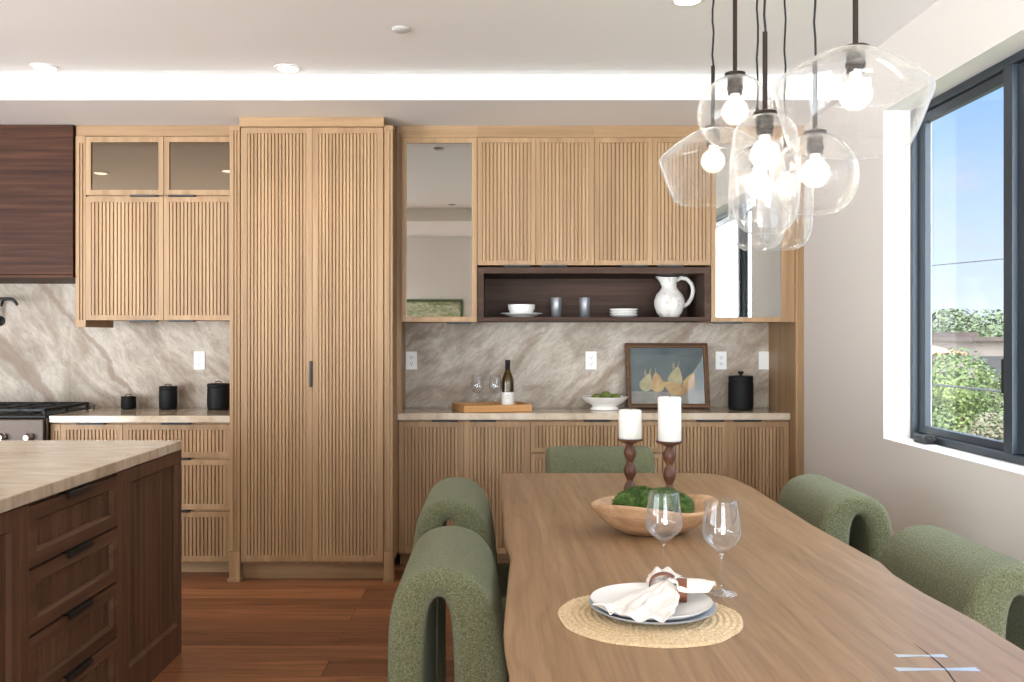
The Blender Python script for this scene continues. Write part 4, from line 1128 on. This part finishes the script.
# ------------------------------------------------------------------ outdoors
GZ = -3.6
o = MB().box(2.6, 160, -60, 260, GZ-.2, GZ).build('ground', M['ground']); o['kind'] = 'structure'
def tree(name, x, y, ztop, rad, hgt, leaf, n, lsz, label, group, trunk=True, blobs=9):
    r = thing(name, (x, y, GZ), label, 'shrub' if 'shrub' in name else 'tree', group)
    q = MB(); cen = []
    zc = ztop-hgt/2
    for k in range(blobs):
        a = k*2.4; s = random.uniform(.15,.72)
        cen.append((Vector((x+rad*s*math.cos(a), y+rad*s*math.sin(a), zc+hgt*.5*random.uniform(-.75,.62))), rad*random.uniform(.34,.52)))
    cen.append((Vector((x, y, zc)), rad*.62)); cen.append((Vector((x-rad*.1, y, ztop-rad*.36)), rad*.36))
    for k in range(n):
        c, rr = random.choice(cen)
        d = Vector((random.gauss(0,1), random.gauss(0,1), random.gauss(0,1))).normalized()
        p = c+d*rr*random.uniform(.72,1.05); p.z = min(p.z, ztop+lsz)
        t = Vector((random.gauss(0,1), random.gauss(0,1), random.gauss(0,.7))).normalized()
        w = t.cross(d+Vector((0,0,.4))).normalized()*lsz*.34
        q.add([p-t*lsz*.5, p+w, p+t*lsz*.5, p-w], [(0,1,2,3)])
    q.build('foliage', leaf, r)
    if trunk:
        MB().tube([(x,y,GZ),(x+.05,y,(GZ+zc)/2),(x-.05,y,zc+hgt*.2)], [rad*.11,rad*.08,rad*.04], 8).build('trunk', M['bark'], r, smooth=True)
def wx(x, Y): return (x-496)*Y/920.
tree('leafy_tree', wx(968,13.5), 13.5, pz(349,13.5), 1.35, 3.2, M['leaf'], 26000, .062, 'bushy bright green tree just outside the window', None, blobs=14)
tree('leafy_tree', wx(905,15.5), 15.5, pz(357,15.5), 1.3, 3.0, M['leaf'], 13000, .066, 'green tree outside at the window frame beside the crank', None, blobs=10)
tree('leafy_tree', wx(1040,14.5), 14.5, pz(356,14.5), 1.3, 3.2, M['leaf'], 13000, .066, 'green tree outside behind the window mullion', None, blobs=10)
tree('dry_shrub', wx(1000,11.), 11., pz(412,11.), .75, 1.6, M['leaf_dry'], 9000, .055, 'dry grey brown shrub outside below the green tree', None, blobs=9)
fx = [(912,332,46,3.2),(928,322,60,3.4),(944,316,62,3.6),(958,319,58,3.6),(972,315,55,3.6),(984,322,60,3.2),(998,320,66,4.),(1014,321,64,3.8),(1032,318,60,4),(890,320,60,4),(1052,322,66,4)]
for k, (x, y, Y, rad) in enumerate(fx):
    tree('distant_tree', wx(x,Y), Y, pz(y,Y), rad, 4.8, M['leaf_far'], 2600, .27, 'grey green tree on the skyline beyond the rooftops', 'skyline trees', blobs=7)
def palm(x, y, Y, label):
    X = wx(x,Y); zt_ = pz(y,Y)
    r = thing('palm_tree', (X, Y, GZ), label, 'tree', 'distant palms')
    MB().tube([(X,Y,GZ),(X+.1,Y,zt_-.2)], [.25,.16], 8).build('trunk', M['bark'], r, smooth=True)
    q = MB()
    for k in range(22):
        a = k*2.4; e = random.uniform(-.2,1.1); L_ = random.uniform(1.0,1.4); pts = []
        for t in (0,.33,.66,1.): pts.append(Vector((X+.1+L_*t*math.cos(a)*math.cos(e*.6), Y+L_*t*math.sin(a)*math.cos(e*.6), zt_-.2+L_*(t*math.sin(e)-.9*t*t))))
        w = Vector((-math.sin(a), math.cos(a), 0))*.12; vs = []
        for i, p in enumerate(pts): s = (.4,1,.8,.1)[i]; vs += [p-w*s, p+w*s]
        q.add(vs, [(0,1,3,2),(2,3,5,4),(4,5,7,6)])
    q.build('crown', M['leaf_far'], r)
palm(939, 310, 62, 'distant palm tree on the skyline nearer the window frame')
palm(955, 309, 64, 'distant palm tree on the skyline further from the window frame')
def house(name, x0, x1, Y, yr, yw, dep, tile, label, cat='house', slope=.9):
    a, b = wx(x0,Y), wx(x1,Y); zr, zw = pz(yr,Y), pz(yw,Y)
    r = thing(name, ((a+b)/2, Y+dep/2, GZ), label, cat)
    MB().box(a+.3, b-.3, Y+.3, Y+dep-.3, GZ, zw).build('wall', M['stucco'], r)
    q = MB(); m_ = Y+dep/2; n = 1
    if tile:
        nn = int((b-a)/.28); vs = []; fs = []
        for k in range(nn*4+1):
            u = a+(b-a)*k/(nn*4); h = .05*math.sin(k*PI/2+.4)
            vs += [(u, Y, zw+h), (u, m_, zr+h), (u, Y+dep, zw+h)]
        for k in range(nn*4): fs += [(3*k,3*k+3,3*k+4,3*k+1), (3*k+1,3*k+4,3*k+5,3*k+2)]
        q.add(vs, fs)
        q.add([(a,Y,zw-.02),(a,m_,zr-.02),(a,Y+dep,zw-.02),(b,Y,zw-.02),(b,m_,zr-.02),(b,Y+dep,zw-.02)], [(0,1,2),(3,5,4),(0,2,5,3)])
    else:
        q.box(a, b, Y, Y+dep, zw, zr)
    q.build('roof', M['tile'] if tile else M['roofgrey'], r)
    for k in range(2):
        u = a+(b-a)*(.3+.4*k); MB().box(u-.5, u+.5, Y+.27, Y+.31, zw-1.5, zw-.5).build('window', M['slot'], r)
house('tiled_house', 900, 968, 24., 343, 354, 6., True, 'house with terracotta tiled roof beyond the green tree')
house('flat_roof_house', 972, 1060, 30., 337, 341, 8., False, 'low house with a flat brown roof beyond the green tree')
house('flat_roof_house', 925, 955, 38., 334, 338, 8., False, 'small flat roofed house further behind the tiled roof')
house('white_house', 966, 978, 42., 332, 337, 6., False, 'small pale house among the skyline trees')
def cable(pts, rad, label):
    n = 16; P = []
    (x0, y0, Y0), (x1, y1, Y1) = pts
    a = Vector((wx(x0,Y0), Y0, pz(y0,Y0))); b = Vector((wx(x1,Y1), Y1, pz(y1,Y1)))
    for k in range(n+1):
        t = k/n; p = a.lerp(b, t); p.z -= .05*4*t*(1-t); P.append(p)
    tag(MB().tube(P, rad, 6).build('power_cable', M['cable'], loc=tuple(P[0])), label, 'cable')
cable(((780,279,18),(1500,207,18)), .011, 'thin overhead cable crossing the sky outside the window')
cable(((780,368,10),(1500,431,10)), .011, 'dark cable crossing in front of the green tree outside')

# ------------------------------------------------------------------ sky, added glow, portals
W = bpy.data.worlds.new('sky'); bpy.context.scene.world = W; W.use_nodes = True
t = W.node_tree; bg = t.nodes['Background']
def wn(ty, **kw):
    nd = t.nodes.new(ty)
    for k, v in kw.items(): setattr(nd, k, v)
    return nd
tcw = wn('ShaderNodeTexCoord'); sep = wn('ShaderNodeSeparateXYZ'); t.links.new(tcw.outputs['Generated'], sep.inputs[0])
rp = wn('ShaderNodeValToRGB'); e = rp.color_ramp.elements
for k, (p, c_) in enumerate(((0., (.36,.35,.30,1)), (.495, (.50,.50,.46,1)), (.503, (1.15,1.25,1.38,1)), (.54, (.86,1.05,1.34,1)), (.63, (.34,.66,1.4,1)), (1., (.26,.54,1.3,1)))):
    if k >= len(e): e.new(p)
    e[k].position = p; e[k].color = c_
mr = wn('ShaderNodeMapRange'); mr.inputs['From Min'].default_value = -1; mr.inputs['From Max'].default_value = 1
t.links.new(sep.outputs['Z'], mr.inputs['Value']); t.links.new(mr.outputs[0], rp.inputs['Fac'])
mpw = wn('ShaderNodeMapping'); mpw.inputs['Scale'].default_value = (2.2,2.2,5); mpw.inputs['Rotation'].default_value = (.35,.25,0)
t.links.new(tcw.outputs['Generated'], mpw.inputs['Vector'])
nz = wn('ShaderNodeTexNoise'); nz.inputs['Scale'].default_value = 2.6; nz.inputs['Detail'].default_value = 7; nz.inputs['Roughness'].default_value = .6; nz.inputs['Distortion'].default_value = .8
t.links.new(mpw.outputs[0], nz.inputs['Vector'])
cr = wn('ShaderNodeValToRGB'); cr.color_ramp.elements[0].position = .5; cr.color_ramp.elements[1].position = .85
t.links.new(nz.outputs['Fac'], cr.inputs['Fac'])
mxc = wn('ShaderNodeMix', data_type='RGBA'); t.links.new(cr.outputs['Color'], mxc.inputs[0]); t.links.new(rp.outputs['Color'], mxc.inputs[6]); mxc.inputs[7].default_value = (.9,.93,1,1)
SKY_HIGH, SKY_FILL, SKY_SIDE = 7., 14., 6.6
def smooth(src, a, b, gain, neg=False):
    m = wn('ShaderNodeMapRange', interpolation_type='SMOOTHSTEP'); m.inputs['From Min'].default_value = a; m.inputs['From Max'].default_value = b
    m.inputs['To Min'].default_value = 0; m.inputs['To Max'].default_value = gain
    if neg:
        n_ = wn('ShaderNodeMath', operation='MULTIPLY'); n_.inputs[1].default_value = -1; t.links.new(src, n_.inputs[0]); src = n_.outputs[0]
    t.links.new(src, m.inputs['Value']); return m.outputs[0]
hi = smooth(sep.outputs['Z'], .30, .62, SKY_HIGH)
# extra sky glow, added to brighten the room (behind the camera and to the kitchen side)
dt = wn('ShaderNodeVectorMath', operation='DOT_PRODUCT'); t.links.new(tcw.outputs['Generated'], dt.inputs[0]); dt.inputs[1].default_value = (-.12,-.95,.28)
hz = smooth(dt.outputs['Value'], .58, .92, SKY_FILL)
def ground_gain(g):  # glow below the horizon, added to lift the ceiling
    q = smooth(sep.outputs['Z'], -.05, .05, .9-g)
    u2 = wn('ShaderNodeMath', operation='ADD'); u2.inputs[1].default_value = g; t.links.new(q, u2.inputs[0]); return u2.outputs[0]
d2 = wn('ShaderNodeVectorMath', operation='DOT_PRODUCT'); t.links.new(tcw.outputs['Generated'], d2.inputs[0]); d2.inputs[1].default_value = (-.98,-.1,.15)
hz2 = smooth(d2.outputs['Value'], .1, .8, SKY_SIDE)
def times(a, b):
    q = wn('ShaderNodeMath', operation='MULTIPLY'); t.links.new(a, q.inputs[0]); t.links.new(b, q.inputs[1]); return q.outputs[0]
m1 = wn('ShaderNodeMath', operation='ADD'); t.links.new(times(hz, ground_gain(2.9)), m1.inputs[0]); t.links.new(times(hz2, ground_gain(2.2)), m1.inputs[1])
a1 = wn('ShaderNodeMath', operation='ADD'); t.links.new(hi, a1.inputs[0]); t.links.new(m1.outputs[0], a1.inputs[1])
sc_ = wn('ShaderNodeVectorMath', operation='SCALE'); sc_.inputs[0].default_value = (.93,.98,1.06); t.links.new(a1.outputs[0], sc_.inputs['Scale'])
ad_ = wn('ShaderNodeVectorMath', operation='ADD'); t.links.new(mxc.outputs[2], ad_.inputs[0]); t.links.new(sc_.outputs[0], ad_.inputs[1])
t.links.new(ad_.outputs[0], bg.inputs['Color']); bg.inputs['Strength'].default_value = 1.
W.cycles.sampling_method = 'MANUAL'; W.cycles.sample_map_resolution = 512
def portal(name, loc, rot, sx, sy):
    L = bpy.data.lights.new(name, 'AREA'); L.shape = 'RECTANGLE'; L.size = sx; L.size_y = sy; L.cycles.is_portal = True
    o = bpy.data.objects.new(name, L); C.objects.link(o); o.location = loc; o.rotation_euler = rot
portal('window_portal', (2.03, 2.72, 1.65), (0, PI/2, 0), 1.5, 3.05)
portal('left_portal', (XL-.22, -.65, 1.26), (0, -PI/2, 0), 2.48, 5.3)
portal('rear_portal', (-.95, YF-.22, 1.285), (PI/2, 0, 0), 4.9, 2.53)

for k in ('filament', 'lens', 'bulbglass', 'bulbneck'): M[k].cycles.emission_sampling = 'NONE'
# ------------------------------------------------------------------ camera and view
cam = bpy.data.cameras.new('camera'); co = bpy.data.objects.new('camera', cam); C.objects.link(co)
co.location = (0, 0, 1.36); co.rotation_euler = (PI/2, 0, 0)
cam.sensor_width = 36; cam.lens = 36*920/1024.; cam.shift_x = 16/1024.; cam.shift_y = -3/1024.; cam.clip_start = .05; cam.clip_end = 500
sc = bpy.context.scene; sc.camera = co
sc.view_settings.view_transform = 'Standard'; sc.view_settings.look = 'None'; sc.view_settings.gamma = 1; sc.view_settings.use_curve_mapping = False
sc.view_settings.exposure = -.1
sc.cycles.use_denoising = True; sc.cycles.use_adaptive_sampling = False
sc.cycles.max_bounces = 10; sc.cycles.diffuse_bounces = 5; sc.cycles.glossy_bounces = 5; sc.cycles.transparent_max_bounces = 24; sc.cycles.transmission_bounces = 6
sc.cycles.caustics_reflective = False; sc.cycles.caustics_refractive = False
sc.cycles.sample_clamp_indirect = 6
